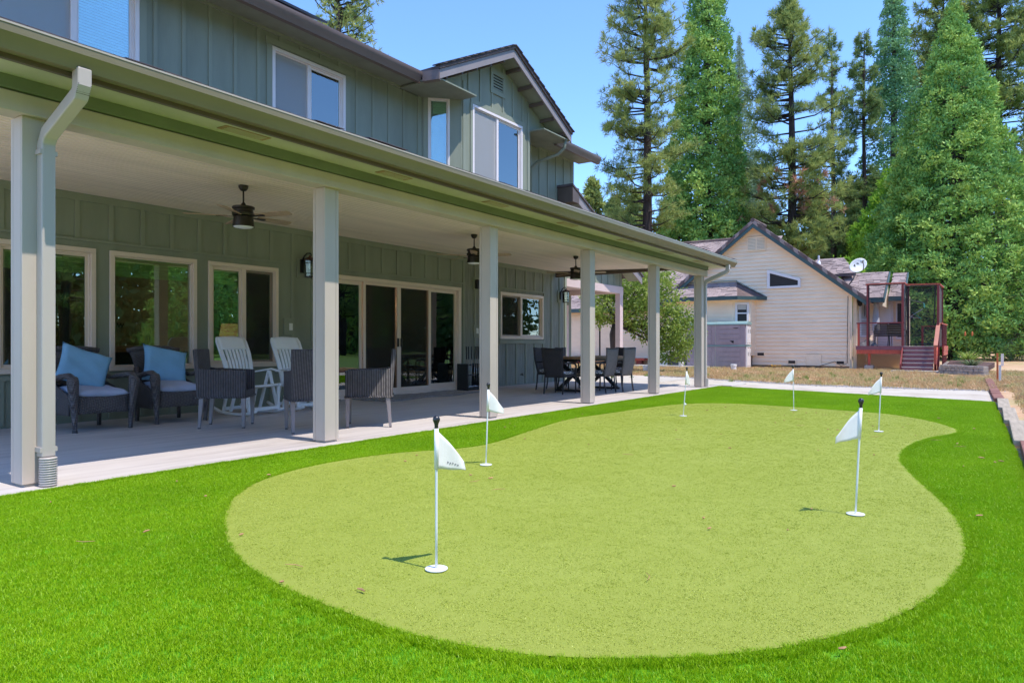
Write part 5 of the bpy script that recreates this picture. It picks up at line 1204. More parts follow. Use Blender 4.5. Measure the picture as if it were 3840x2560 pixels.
# ------------------------------------------------------------------ red deck with screened frame and stairs
DX = 33.4; DZ = 1.0
dk = thing('deck', 'reddish timber deck with tall netted frame and purple steps', 'deck', (DX, 3, 0))
def dp(m, name, mat, parent=None, **kw): return m.build(name, mat, parent or dk, world=True, **kw)
for k in range(22):
    x = DX + k * .15
    if x < 36.85: dp(MB().box(x, x + .143, 1.66 if x > 33.5 else 2.95, 4.85, DZ - .03, DZ), 'deck_plank', 'purple_tread')
dp(MB().box(DX - .06, DX - .001, 2.93, 4.82, .84, DZ + .005), 'rim_board', 'purple_tread'); dp(MB().box(DX - .045, DX + .01, 2.94, 4.80, .67, .839), 'joist', 'redwood')
dp(MB().box(DX - .055, DX + .03, 2.86, 2.928, .68, DZ + .01), 'joist_end', 'redwood_dark')
dp(MB().box(DX + .1, 36.8, 1.60, 1.655, .80, DZ + .005), 'rim_board', 'redwood'); dp(MB().box(DX + .1, 36.8, 1.61, 1.65, .62, .799), 'joist', 'redwood')
posts = {}
for nm, x, y, z0, z1, w_ in (('a', DX, 4.37, DZ, 3.60, .085), ('b', DX, 3.06, 0, 3.60, .09), ('c', DX + .1, 1.80, 0, 3.50, .09), ('d', DX, 4.72, DZ, 1.95, .085), ('e', DX + 1.6, 3.0, DZ, 3.58, .085), ('f', DX + 1.7, 1.75, DZ, 3.5, .085), ('g', DX + 2.9, 2.55, DZ, 1.85, .085), ('h', DX + .15, 4.33, .18, .67, .10)):
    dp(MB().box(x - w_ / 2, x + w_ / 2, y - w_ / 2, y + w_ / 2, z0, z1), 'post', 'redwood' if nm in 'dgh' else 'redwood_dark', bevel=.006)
dp(MB().box(DX - .05, DX + .3, 4.16, 4.5, -.03, .18), 'footing', 'concrete_grey', bevel=.01)
def rail(a, b, w_=.10, h_=.05, mat='redwood', nm='rail'): dp(MB().bar(a, b, w_, h_), nm, mat, bevel=.004)
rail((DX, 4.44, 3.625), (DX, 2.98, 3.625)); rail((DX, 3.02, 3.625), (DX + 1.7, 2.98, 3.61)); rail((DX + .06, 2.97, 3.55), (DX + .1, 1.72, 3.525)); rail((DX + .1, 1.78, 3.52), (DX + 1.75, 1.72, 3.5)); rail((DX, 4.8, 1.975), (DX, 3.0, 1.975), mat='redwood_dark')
rail((DX + .35, 1.74, 1.93), (36.6, 1.66, 1.93)); rail((DX + 2.9, 2.6, 1.87), (DX + 2.9, 1.75, 1.87))
for k in range(9): dp(MB().box(33.9 + k * .33, 33.95 + k * .33, 1.64, 1.69, .1, 1.905), 'baluster', 'redwood_dark')
for k in range(9):
    z = DZ + .08 + k * .10
    dp(MB().tube([(DX, 4.68, z), (DX, 4.41, z)], .006, 4), 'cable', 'steel'); dp(MB().tube([(DX, 4.33, z), (DX, 3.10, z)], .006, 4), 'cable', 'steel'); dp(MB().tube([(DX + 2.9, 2.52, z - .02), (DX + 2.9, 1.76, z - .02)], .006, 4), 'cable', 'steel')
# nets
dp(MB().box(DX + .01, DX + .013, 3.11, 4.32, 2.0, 3.59), 'net_edge_panel', 'clear_net'); dp(MB().box(DX + .02, DX + 1.6, 3.0, 3.004, DZ, 3.58), 'net', 'deck_net'); dp(MB().box(DX + .10, DX + .103, 1.86, 2.97, DZ + .02, 3.5), 'net', 'deck_net'); dp(MB().box(DX + .15, DX + 1.65, 1.755, 1.759, DZ + .02, 3.48), 'net', 'net_grey')
dp(MB().box(DX - .02, DX + .02, 2.965, 3.0, DZ, 3.6), 'net', 'net_grey')
for a, b in (((DX - .05, 4.32, 3.57), (DX - .05, 4.31, DZ)), ((DX - .05, 4.32, 3.58), (DX - .05, 3.12, 3.57)), ((DX, 2.93, 3.5), (DX, 2.86, DZ + .05)), ((DX, 2.93, 3.48), (DX, 1.88, 3.46)), ((DX, 1.88, 3.46), (DX, 1.95, 1.9)), ((DX, 2.84, DZ + .06), (DX, 1.95, DZ + .10))): dp(MB().tube([a, b], .022, 6), 'net_hem', 'rubber')
# stairs
for k in range(6):
    z0 = k * DZ / 6; x = DX - .95 + k * .17
    dp(MB().box(x + .02, x + .05, 1.92, 3.0, z0, z0 + DZ / 6 - .028), 'riser', 'purple_tread'); dp(MB().box(x - .01, x + .23, 1.90, 3.02, z0 + DZ / 6 - .027, z0 + DZ / 6), 'tread', 'tread_edge' if k < 6 else 'purple_tread', bevel=.004)
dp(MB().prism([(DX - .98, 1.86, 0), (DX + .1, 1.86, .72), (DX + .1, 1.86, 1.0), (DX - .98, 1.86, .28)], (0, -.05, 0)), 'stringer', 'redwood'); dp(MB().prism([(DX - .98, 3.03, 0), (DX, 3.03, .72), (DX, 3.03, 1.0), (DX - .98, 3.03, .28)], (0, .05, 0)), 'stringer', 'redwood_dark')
dp(MB().box(DX - .98, DX - .88, 1.80, 1.89, 0, 1.05), 'post', 'redwood'); rail((DX - 1.0, 1.83, 1.02), (DX + .2, 1.80, 1.93), .14, .05, 'redwood_pale')
dp(MB().box(DX - 1.5, DX - .6, 1.7, 3.35, -.03, .03), 'stair_pad', 'concrete')

# things on and around the deck
def dchair(loc, rz, label, mat):
    t = thing('patio_chair', label, 'chair', loc, rz, 'dark metal chairs on the deck')
    m = MB().grid(lambda u, v: ((u - .5) * .62 * (1 - .15 * v * v), .24 + .10 * v, .45 + .48 * v + .05 * (1 - (2 * u - 1) ** 2) * v), 8, 6); m.build('backrest', mat, t, smooth=True, solid=.012)
    MB().box(-.28, .28, -.26, .24, .42, .46).build('seat', 'black_metal', t, bevel=.01)
    for sx in (-1, 1):
        MB().tube([(sx * .29, .26, .92), (sx * .30, .1, .68), (sx * .31, -.22, .66), (sx * .29, -.27, .5), (sx * .28, -.28, 0)], .016, 6).build('arm', 'black_metal', t); MB().tube([(sx * .27, .23, .45), (sx * .28, .30, 0)], .016, 6).build('leg', 'black_metal', t)
    MB().tube([(-.31, .33, .45), (-.31, .35, .80), (-.2, .36, .95), (0, .365, 1.0), (.2, .36, .95), (.31, .35, .80), (.31, .33, .45)], .018, 6).build('back_frame', mat if mat == 'redwood' else 'black_metal', t)
dchair((34.5, 3.95, DZ), R(100), 'dark lattice metal chair on the deck behind the cables', 'lattice'); dchair((34.2, 3.35, DZ), R(80), 'dark chair with rounded top on the deck, nearest the steps', 'black_metal')
t = thing('patio_umbrella', 'closed white patio umbrella standing on the deck', 'umbrella', (35.4, 4.30, DZ)); MB().tube([(0, 0, 0), (0, 0, 2.0)], .025, 8).build('pole', 'white_frame', t)
MB().lathe([(.10, .55), (.16, .75), (.14, 1.2), (.10, 1.7), (.09, 1.75), (.12, 1.8), (.10, 1.95), (.02, 2.02)], 9).build('folded_canopy', 'pale_canvas', t)
t = thing('cover_heap', 'heap of dark grey covers on the deck by the cream wall', 'cover', (34.1, 4.45, DZ))
MB().grid(lambda u, v: ((u - .5) * .9, (v - .5) * .7, .26 * (math.sin(u * 3.14) * math.sin(v * 3.14)) ** .6 + .05 * math.sin(u * 11) * math.sin(v * 9)), 16, 14).build('heap', 'cover_cloth', t, smooth=True)
t = thing('wind_chime', 'black wind chime hanging before the angled window by the deck', 'wind chime', (34.3, 4.55, 2.2))
MB().lathe([(.09, .60), (.09, .62)], 12).build('top_disc', 'black_metal', t)
for k in range(5): a = k * 1.256; MB().tube([(.07 * math.cos(a), .07 * math.sin(a), .58), (.07 * math.cos(a), .07 * math.sin(a), .05 + .05 * k)], .012, 6).build('tube', 'black_metal', t)
MB().tube([(0, 0, .6), (0, 0, .85)], .004, 4).build('cord', 'black_metal', t)
t = thing('porch_lamp', 'dark lantern on the cream house wall beside the deck', 'lantern', (34.35, 4.80, 2.75)); MB().lathe([(.03, 0), (.09, .04), (.09, .2), (.03, .3)], 8).build('body', 'black_metal', t); MB().box(-.02, .02, .0, .12, .2, .24).build('bracket', 'black_metal', t)
t = thing('awning', 'teal striped fabric awning jutting out beyond the deck roof', 'awning', (37.0, 3.3, 2.15))
MB().prism([(-.2, .1, 1.05), (.6, .1, 1.05), (.6, -.75, .80), (-.2, -.75, .80)], (0, 0, .02)).build('canopy', 'flash_teal', t); MB().prism([(-.2, -.75, .80), (.6, -.75, .80), (.6, -.77, .60), (-.2, -.77, .60)], (0, .01, 0)).build('valance', 'awning_green', t); MB().prism([(-.1, -.28, .38), (.5, -.28, .38), (.5, -.62, .10), (-.1, -.62, .10)], (0, 0, .02)).build('lower_panel', 'awning_green', t)
MB().tube([(0, .05, .0), (0, -.72, .55)], .02, 6).build('strut', 'white_frame', t); MB().tube([(0, .05, .2), (0, -.6, .12)], .02, 6).build('strut', 'white_frame', t)
# satellite dish on the roof edge
t = thing('satellite_dish', 'white oval satellite dish on the cream house roof edge', 'satellite dish', (34.4, 5.25, 3.72))
MB().tube([(0, 0, 0), (-.05, -.18, .25), (-.05, -.26, .5), (-.05, -.30, .66)], .03, 8).build('mast', 'grey_metal', t, smooth=True)
DMX = Matrix.Translation((-.12, -.36, .80)) @ Matrix.Rotation(R(-62), 4, 'Z') @ Matrix.Rotation(R(68), 4, 'X') @ Matrix.Rotation(R(38), 4, 'Z')
MB(DMX).grid(lambda u, v: (.43 * u * math.cos(6.2832 * v), .29 * u * math.sin(6.2832 * v), .08 * u * u), 8, 32).build('dish', 'dish_white', t, smooth=True, solid=.015)
for pts in ([(-.16, .10), (-.02, .16), (-.10, .02)], [(.02, .14), (.12, .10), (.10, .02), (.06, .08)]): MB(DMX).prism([(x, y, .024 + .0) for x, y in pts], (0, 0, .004)).build('emblem', 'dark_leg', t)
MB(DMX).tube([(0, -.30, .06), (0, -.20, .34), (0, -.05, .52)], .022, 6).build('arm', 'grey_metal', t)
MB(DMX).tube([(0, -.06, .50), (0, .02, .44)], [.07, .055], 10).build('receiver', 'dish_white', t)

# plastic storage lockers by the bay
t = thing('storage_locker', 'large two tier plastic storage locker by the cream house, shaded face coloured purplish', 'storage locker', (32.6, 10.4, 0))
for k, (z0, z1) in enumerate(((0, .98), (1.04, 1.98))):
    b = MB().box(-.10, .62, -1.14, 1.62, z0, z1).build('tier', 'shed_shaded_wall', t, bevel=.02)
    for y0, y1 in ((-1.02, .18), (.30, 1.50)):
        for q in range(4): MB().box(-.118, -.101, y0 + .12, y1 - .12, z0 + .08 + q * .22, z0 + .26 + q * .22).build('panel_rib', 'shed_shaded_wall', b, bevel=.006)
    MB().box(-.112, -.101, .225, .255, z0 + .02, z1 - .02).build('seam', 'tread_edge', b)
    dr = MB().box(-.06, .60, -1.185, -1.141, z0 + .02, z1 - .01).build('door', 'shed_sunlit_door', b, bevel=.01)
    for q in (0, 1):
        MB().box(.00 + q * .30, .24 + q * .30, -1.20, -1.186, z0 + .10, z1 - .1).build('door_leaf', 'shed_sunlit_door', b, bevel=.008)
        MB().box(.10 + q * .30, .15 + q * .30, -1.212, -1.201, z0 + .55, z0 + .72).build('latch', 'grey_metal', b); MB().box(.06 + q * .30, .19 + q * .30, -1.206, -1.201, z1 - .09, z1 - .05).build('vent_slot', 'brick_red', b)
MB().box(-.13, .65, -1.20, 1.65, .981, 1.039).build('band', 'shed_roof', t, bevel=.008)
m = MB().prism([(-.15, -1.22, 1.98), (-.12, -1.22, 2.05), (.05, -1.22, 2.12), (.26, -1.22, 2.14), (.47, -1.22, 2.12), (.64, -1.22, 2.05), (.67, -1.22, 1.98)], (0, 1.42, 0)); m.build('lid', 'shed_roof', t, bevel=.01)
m = MB().prism([(-.15, .205, 1.98), (-.12, .205, 2.05), (.05, .205, 2.11), (.26, .205, 2.13), (.47, .205, 2.11), (.64, .205, 2.05), (.67, .205, 1.98)], (0, 1.45, 0)); m.build('lid', 'shed_roof', t, bevel=.01)
for pts in ([(-.72, 1.83), (-.86, 1.85), (-.78, 1.80), (-.66, 1.80), (-.56, 1.84)], [(-.42, 1.24), (-.62, 1.24), (-.60, 1.12)], [(.95, .78), (.78, .80), (.86, .73), (1.02, .73)]): MB().prism([(-.1215, y, z) for y, z in pts], (.002, 0, 0)).build('hole', 'dark_void', t)

# white pipe caps standing in the dry grass
for i, (x, y, lab) in enumerate(((29.4, 8.86, 'short white pipe stub in front of the storage locker'), (31.6, 11.96, 'short white pipe stub seen between fifth and sixth columns'), (26.1, 11.33, 'white pipe stub just left of the fifth column, nearer one'), (30.0, 14.1, 'white pipe stub left of the fifth column, farther one by stump'))):
    t = thing('pipe_stub', lab, 'pipe', (x, y, -.03), 0, 'white pipe stubs in the dry grass'); MB().lathe([(.11, 0), (.11, .20)], 14).build('pipe', 'pvc', t, smooth='auto'); MB().lathe([(.125, .20), (.125, .27), (.11, .28)], 14).build('cap', 'pvc', t, smooth='auto')
t = thing('tree_stump', 'mossy round stump by the cream house step', 'stump', (31.2, 14.6, -.03)); MB().lathe([(.30, 0), (.27, .15), (.26, .36)], 12).build('trunk', 'stump', t, smooth='auto'); MB().lathe([(.255, .362), (.25, .365)], 12).build('cut_face', 'bark_white', t)
t = thing('leaning_board', 'pale board leaning on the cream house by the shrub tree', 'board', (33.0, 13.2, 0)); MB().prism([(0, 0, -.03), (0, .42, -.03), (.25, .40, .78), (.25, .1, .78)], (.04, 0, 0)).build('board', 'cream_trim', t)
m = MB().box(32.0, 33.0, 10.9, 14.6, -.03, .06); m.build('kerb', 'concrete', bevel=.01, kind='structure')['label'] = 'low pale concrete kerb at the foot of the cream house'
# yellow flowers
fl = MB(); r7 = random.Random(7)
for k in range(26): x, y = 33.5 + r7.uniform(-.1, .1), r7.choice([8.35, 8.1]) + r7.uniform(-.16, .16); fl.lathe([(.002, 0), (.03, .012), (.002, .02)], 6, (x, y, .05 + r7.uniform(0, .1)))
tag(fl.build('yellow_flowers', 'flower_yellow', kind='stuff'), 'small patch of yellow flowers at the foot of the cream wall')

# planter of stacked blocks with strap leaved plants
pl = thing('block_planter', 'low planter wall of rough stacked grey blocks right of the steps', 'planter', (30.8, 1, 0))
A, B = Vector((31.3, 1.62, 0)), Vector((29.3, .22, 0)); Dn = (B - A); Lp = Dn.length; Dn.normalize(); Nn = Vector((Dn.y, -Dn.x, 0))
if Nn.x > 0: Nn = -Nn
for row in range(3):
    n = 8; s = 0 - (.14 if row % 2 else 0)
    while s < Lp:
        L = .27 + r7.uniform(-.02, .03); a, b = A + Dn * max(s, 0), A + Dn * min(s + L - .02, Lp + .1); z0 = -.03 + row * .115; j = r7.uniform(-.025, .025)
        if (b - a).length > .06: MB().prism([a + Nn * (.03 + j) + Vector((0, 0, z0)), b + Nn * (.03 + j * .4) + Vector((0, 0, z0)), b - Nn * .17 + Vector((0, 0, z0)), a - Nn * .17 + Vector((0, 0, z0))], (0, 0, .108)).build('block', 'block', pl, world=True, bevel=.014)
        s += L
for k in range(9):
    p = Vector((31.5 + k * .30, 1.62 - .015 * k, 0)); MB().box(p.x, p.x + .27, p.y - .12, p.y + .06, -.03, .20 + .02 * k).build('block', 'block', pl, world=True, bevel=.014)
MB().prism([(31.35, 1.5, .20), (34.2, 1.4, .42), (34.0, -.1, .36), (29.6, .30, .20)], (0, 0, -.2)).build('soil', 'mulch', pl, world=True)
def strap_plant(loc, n, h, spread, label, seed, flowers=0, mat='blade_leaf'):
    t = thing('strap_leaf_plant', label, 'plant', loc, 0, 'strap leaved plants in the block planter'); r = random.Random(seed); m = MB()
    for k in range(n):
        a = r.uniform(0, 6.283); L = h * r.uniform(.6, 1.1); sp = spread * r.uniform(.4, 1.1); w_ = .022
        pts = []
        for q in range(5):
            s_ = q / 4; pts.append(Vector((math.cos(a) * sp * s_ ** 1.4, math.sin(a) * sp * s_ ** 1.4, L * (s_ - .45 * s_ ** 2.6))))
        sd_ = Vector((-math.sin(a), math.cos(a), 0)); vs = []
        for q, p in enumerate(pts): ww = w_ * (1 - q / 4.3); vs += [p - sd_ * ww, p + sd_ * ww]
        m.add(vs, [(2 * q, 2 * q + 1, 2 * q + 3, 2 * q + 2) for q in range(4)])
    m.build('leaves', mat, t)
    for k in range(flowers):
        a = r.uniform(0, 6.28); MB().tube([(0, 0, 0), (.12 * math.cos(a), .12 * math.sin(a), h * 1.25)], .012, 5).build('flower_stalk', 'weed', t); MB().lathe([(.01, 0), (.035, .05), (.03, .14), (.005, .2)], 8, (.12 * math.cos(a), .12 * math.sin(a), h * 1.2)).build('flower', 'orange_stake', t)
strap_plant((31.2, .62, .15), 130, .62, .75, 'low silvery strap leaved plant spilling over the planter blocks', 1)
strap_plant((33.0, .75, .25), 110, .95, .8, 'taller yellow green spiky plant with flower stalks in the planter', 2, 2, 'lime_leaf')
strap_plant((32.3, .75, .22), 60, .5, .4, 'small purplish spiky plant between the two bigger ones', 3, 0, 'purple_leaf')
# stakes
for nm, x, y, h, w_, mat, lab in (('survey_stake', 25.2, -.14, .84, .05, 'orange_stake', 'orange painted stake in the dry grass at right'), ('survey_stake', 24.95, -.20, .50, .06, 'pvc', 'short white stake beside the orange one'), ('survey_stake', 44, -.45, .62, .12, 'pvc', 'far pale stake before the big conifer')):
    t = thing(nm, lab, 'stake', (x, y, -.03)); MB().prism([(-w_ / 2, -w_ / 2, 0), (w_ / 2, -w_ / 2, 0), (w_ / 2, w_ / 2, 0), (-w_ / 2, w_ / 2, 0)], (0, 0, h)).build('shaft', mat, t, bevel=.004); MB().box(-w_ * .52, w_ * .52, -w_ * .52, w_ * .52, h - .05, h + .002).build('top', mat, t)

# ------------------------------------------------------------------ trees
CAMV = np.array([0, 0, 1.07]); FW3 = np.array([FW[0], FW[1], 0]); RT3 = np.array([RT[0], RT[1], 0])
def gpos(sx, depth):  # ground position under an image column at a given depth
    p = FW3 * depth + RT3 * ((sx - 1920) / 2646 * depth); return float(p[0]), float(p[1])
def blades(C, D, L, W, r, N=None):
    """diamond blades: centres of base C (n,3), directions D, lengths L, widths W"""
    D = D / (np.linalg.norm(D, axis=1, keepdims=True) + 1e-9)
    A = r.normal(size=D.shape) if N is None else N + r.normal(0, .28, D.shape); Sd = np.cross(D, A); Sd /= (np.linalg.norm(Sd, axis=1, keepdims=True) + 1e-9)
    L = L[:, None]; W = W[:, None]
    V = np.stack([C, C + D * L * .45 + Sd * W * .5, C + D * L, C + D * L * .45 - Sd * W * .5], 1).reshape(-1, 3)
    F = np.arange(len(C) * 4).reshape(-1, 4); return V, F
def trunk_part(t, h, r0, mat, bend=0.0, seed=0, top=0.02, lx=0.0):
    r = random.Random(seed); n = 9
    pts = [(lx * (k / n) + bend * math.sin(k * .9 + seed), bend * math.cos(k * .7 + seed) - bend, h * k / n) for k in range(n + 1)]
    MB().tube(pts, [r0 * (1 - k / n) ** .75 + top for k in range(n + 1)], 9).build('trunk', mat, t, smooth=True); return pts
def sequoia(sx, depth, h, slope, label, mat='sequoia_leaf', d=.8, kb=70, seed=0, rmax=99, z0=.5, bare=None, name='sequoia_tree', group='tall conifers behind the cream house', skip=.04, base=None):
    """dense cone of rounded foliage puffs set in rings round the trunk, on short drooping limbs"""
    x, y = base or gpos(sx, depth); t = thing(name, label, 'tree', (x, y, -.03), 0, group); r = np.random.default_rng(seed)
    trunk_part(t, h * .95, .0125 * h, 'bark', 0.0, seed)
    C = []; D = []; L = []; W = []; NN = []; limb = MB(); z = z0
    while z < h - .15:
        R0 = min(rmax, slope * (h - z)) * min(1.0, .80 + .20 * z / (.10 * h)); f = min(1.0, .30 + R0 / 2.4); sp = d * f
        for layer, (rf, cf) in enumerate(((1.0, 1.0), (.56, .6))):
            n = max(1, int(2 * math.pi * R0 * rf / sp * cf + .5)); a0 = r.uniform(0, 6.283)
            for i in range(n):
                if r.uniform() < skip: continue
                a = a0 + 6.283 * i / n + r.normal(0, .12); ca, sa = math.cos(a), math.sin(a); zz = z + r.normal(0, .28 * sp)
                if bare and layer == 0 and bare[0] < zz < bare[1] and r.uniform() < .8: continue
                lob = math.sin(3 * a + zz * 1.1 + seed) * math.sin(1.5 * zz + 2 * a + seed * 2.3)
                Rz = max(.04, R0 * rf * (.93 + .10 * lob + r.normal(0, .05)) - .30 * sp); pr_ = sp * r.uniform(.46, .72) * (1.15 if layer else 1)
                c = np.array([ca * Rz, sa * Rz, zz])
                if layer == 0 and r.uniform() < .3: limb.tube([(0, 0, zz + .25 * Rz), (ca * Rz * .55, sa * Rz * .55, zz - .02), tuple(c)], [.05, .03, .012], 4, False)
                k = int(kb * (.75 if layer else 1)); n_ = r.normal(size=(k, 3)) + np.array([ca * .5, sa * .5, .45]); n_ /= np.linalg.norm(n_, axis=1, keepdims=True)
                C.append(c + n_ * pr_ * r.uniform(.5, .95, (k, 1)) * np.array([1, 1, .85]))
                td = np.cross(n_, r.normal(size=(k, 3))); td /= np.linalg.norm(td, axis=1, keepdims=True)
                D.append(td + n_ * .6 + np.array([0, 0, .5])); NN.append(n_); L.append(pr_ * r.uniform(.30, .62, k)); W.append(pr_ * r.uniform(.15, .25, k))
        z += sp * .60
    V, F = blades(np.concatenate(C), np.concatenate(D), np.concatenate(L), np.concatenate(W), r, np.concatenate(NN))
    fastobj('crown', V, F, mat, t); limb.build('limbs', 'bark', t, kind='stuff'); return t
def pine(sx, depth, h, zb, rad, label, mat='pine_leaf', nbr=95, tufts=10, kb=18, seed=0, tl=.30, r0=.3, lean=0.0, dead=None, name='pine_tree', group='tall conifers behind the cream house', barkm='bark_dark', base=None, tw=.045):
    """rad: list of (z fraction of height, crown radius)"""
    x, y = base or gpos(sx, depth); t = thing(name, label, 'tree', (x, y, -.03), 0, group); r = np.random.default_rng(seed)
    trunk_part(t, h, r0, barkm, .10, seed, lx=lean)
    C = []; D = []; L = []; W = []; DC = []; DD = []; DL = []; DW = []; limb = MB()
    zs = np.array([q[0] for q in rad]); rs = np.array([q[1] for q in rad])
    for b in range(nbr):
        f = r.uniform(zb / h, .985); z = f * h; Rz = np.interp(f, zs, rs) * r.uniform(.55, 1.12); a = r.uniform(0, 6.283); ca, sa = math.cos(a), math.sin(a)
        up = .10 + .35 * max(0, f - .6) * 2; cx0 = lean * f
        P0 = np.array([cx0, 0, z]); P1 = P0 + np.array([ca, sa, up - .12]) * Rz * .55; P2 = P0 + np.array([ca, sa, up + .08]) * Rz
        limb.tube([tuple(P0), tuple(P1), tuple(P2)], [.05 * r0 / .3, .035 * r0 / .3, .012], 4, False)
        nt = max(3, int(tufts * (.4 + .6 * min(1, Rz / rs.max()))))
        for q in range(nt):
            s = 1 - .65 * r.uniform() ** 1.3
            c = (P0 * (1 - s) ** 2 + 2 * s * (1 - s) * P1 + s * s * P2) + np.array([-sa, ca, 0]) * r.normal(0, .22 * Rz * s) + np.array([0, 0, r.normal(.05, .16)])
            k = kb; d = r.normal(0, .8, (k, 3)) + np.array([ca * .5, sa * .5, .45]); ll = tl * r.uniform(.7, 1.25, k); ww = tw * r.uniform(.7, 1.3, k)
            if dead and dead[0] < z < dead[1] and r.uniform() < dead[2]: DC.append(np.repeat(c[None], k, 0)); DD.append(d); DL.append(ll); DW.append(ww)
            else: C.append(np.repeat(c[None], k, 0)); D.append(d); L.append(ll); W.append(ww)
    Dn_ = np.concatenate(D); V, F = blades(np.concatenate(C), Dn_, np.concatenate(L), np.concatenate(W), r, np.array([0, -.25, 1.0]) + r.normal(0, .5, Dn_.shape)); fastobj('crown', V, F, mat, t)
    if DC: V, F = blades(np.concatenate(DC), np.concatenate(DD), np.concatenate(DL), np.concatenate(DW), r); fastobj('dead_branches', V, F, 'dead_needles', t)['label'] = 'browned dead needles on the lower branches'
    limb.build('limbs', barkm, t, kind='stuff'); return t
def leafy(loc, blobs, label, mat, trunk, seed, n=9000, ls=.10, name='leafy_tree', group=None, limbs=True):
    t = thing(name, label, 'tree', (loc[0], loc[1], -.03), 0, group); r = np.random.default_rng(seed)
    if trunk: MB().tube(trunk[0], trunk[1], 10).build('trunk', 'bark', t, smooth=True)
    vol = np.array([b[3] ** 2 for b in blobs]); vol = vol / vol.sum(); C = []; D = []
    for b, v in zip(blobs, vol):
        k = int(n * v); kk = max(1, k // 14)
        cc = r.normal(size=(kk, 3)); cc /= np.linalg.norm(cc, axis=1, keepdims=True); cc *= (b[3] * (.45 + .6 * r.uniform(0, 1, (kk, 1)) ** .6)); cc[:, 2] *= b[4] if len(b) > 4 else .8
        c = np.repeat(cc, 14, 0) + r.normal(0, .13 * b[3] ** .5, (kk * 14, 3)); C.append(c + np.array(b[:3])); D.append(c / b[3] + r.normal(0, .8, c.shape) + np.array([0, 0, -.1]))
    C = np.concatenate(C); V, F = blades(C, np.concatenate(D), ls * r.uniform(.7, 1.4, len(C)), ls * .5 * r.uniform(.7, 1.3, len(C)), r); fastobj('crown', V, F, mat, t)
    if trunk and limbs:
        m = MB(); top = trunk[0][-1]
        for b in blobs: m.tube([top, ((top[0] + b[0]) / 2, (top[1] + b[1]) / 2, (top[2] + b[2]) / 2 + .1), b[:3]], [.07, .04, .015], 5, False)
        m.build('limbs', 'bark', t, kind='stuff')
    return t
sequoia(3575, 52, 27.2, .315, 'huge dense sequoia filling the right edge behind the deck', 'sequoia_leaf', .95, 80, 1)
sequoia(2650, 48, 32.8, .1376, 'tall dense sequoia left of the cream house gable, top out of frame', 'sequoia_leaf', .85, 74, 2)
sequoia(3352, 64, 38.0, .140, 'narrow tall sequoia with a bare stretch of trunk, right of two thin pines', 'sequoia_blue', .95, 64, 3, rmax=3.0, bare=(17.5, 22.5))
sequoia(2772, 80, 36.4, .17, 'pale pointed conifer tip just right of the dense sequoia', 'cedar_pale', 1.1, 44, 4, rmax=4)
sequoia(3400, 58, 17.5, .62, 'bright green rounded conifer tucked left of the huge sequoia', 'bright_leaf', 1.0, 64, 5, rmax=4.6)
pine(2432, 43, 25, 7.6, [(.3, 2.4), (.5, 2.9), (.68, 2.7), (.85, 2.0), (1, .5)], 'tall open pine nearest the house gutter end', 'pine_leaf', 150, 17, 26, 11, tl=.38, tw=.036, r0=.36, lean=-.9)
pine(2965, 45, 22.9, 6.6, [(.25, 2.6), (.45, 3.2), (.7, 2.6), (.86, 2.1), (.94, 1.0), (1, .35)], 'bushy pine with browned lower branches above the gable vent', 'pine_leaf', 165, 17, 26, 12, tl=.40, tw=.038, r0=.36, dead=(8.8, 11.2, .16), lean=-.7)
pine(3118, 62, 28.2, 8, [(.3, 2.4), (.6, 2.1), (.85, 1.5), (1, .3)], 'left of the two thin straight pines in the gap', 'pine_dark', 130, 12, 22, 13, r0=.3, tl=.42, tw=.05)
pine(3238, 62, 28.6, 8, [(.3, 2.2), (.6, 1.9), (.85, 1.4), (1, .3)], 'right of the two thin straight pines in the gap', 'pine_dark', 120, 12, 22, 14, r0=.28, tl=.42, tw=.05)
pine(3745, 68, 44, 10, [(.2, 5.5), (.5, 6.0), (.8, 4.2), (1, 1)], 'broad pine rising behind the huge sequoia at top right', 'pine_leaf', 300, 18, 22, 15, r0=.45, tl=.6, tw=.08)
pine(3530, 70, 38, 14, [(.3, 4.5), (.6, 4.0), (.8, 3.4), (1, .8)], 'dark pine showing left of the huge sequoia tip', 'pine_leaf', 220, 15, 20, 16, r0=.4, tl=.55, tw=.075)
pine(1262, 34, 19.6, 9, [(.4, 2.2), (.7, 2.5), (.9, 2.0), (1, .8)], 'pine top peeking over the main roof at upper left', 'pine_leaf', 120, 14, 16, 17, r0=.3, tl=.3)
for i, (sx, d, h, lab) in enumerate(((2222, 95, 23.5, 'distant young fir just beyond the house end'), (2300, 90, 19.5, 'distant young fir right of the wing roof'), (2385, 88, 20, 'distant fir behind the open pine'), (2545, 84, 21, 'distant fir behind the dense sequoia'), (2800, 82, 22, 'distant fir left of the browned pine'), (2880, 80, 17, 'distant fir behind the gable'), (3050, 80, 19, 'distant fir right of the browned pine trunk'), (3180, 78, 18.5, 'distant fir between the two thin pines'), (3300, 82, 20, 'distant fir behind the narrow sequoia'), (3840, 84, 23, 'distant fir at the right edge behind the broad pine'), (3450, 86, 22, 'distant fir behind the bright conifer'))):
    pine(sx, d, h, .5, [(0, 4.6), (.3, 4.2), (.7, 2.2), (1, .2)], lab, 'pine_leaf' if i % 2 == 0 else 'pine_dark', 150, 14, 11, 30 + i, tl=.8, r0=.28, tw=.26, name='fir_tree', group='distant firs behind the cream house')
x, y = gpos(3165, 47); leafy((x, y), [(0, 0, 5.6, 1.3), (.8, -.6, 4.9, 1.1), (-.8, .8, 4.8, 1.2), (.2, .2, 4.0, 1.4)], 'bright lime green leafy tree behind the cream house roof', 'bright_leaf', ([(0, 0, 0), (0, 0, 3.5)], [.15, .1]), 51, 7000, .24)
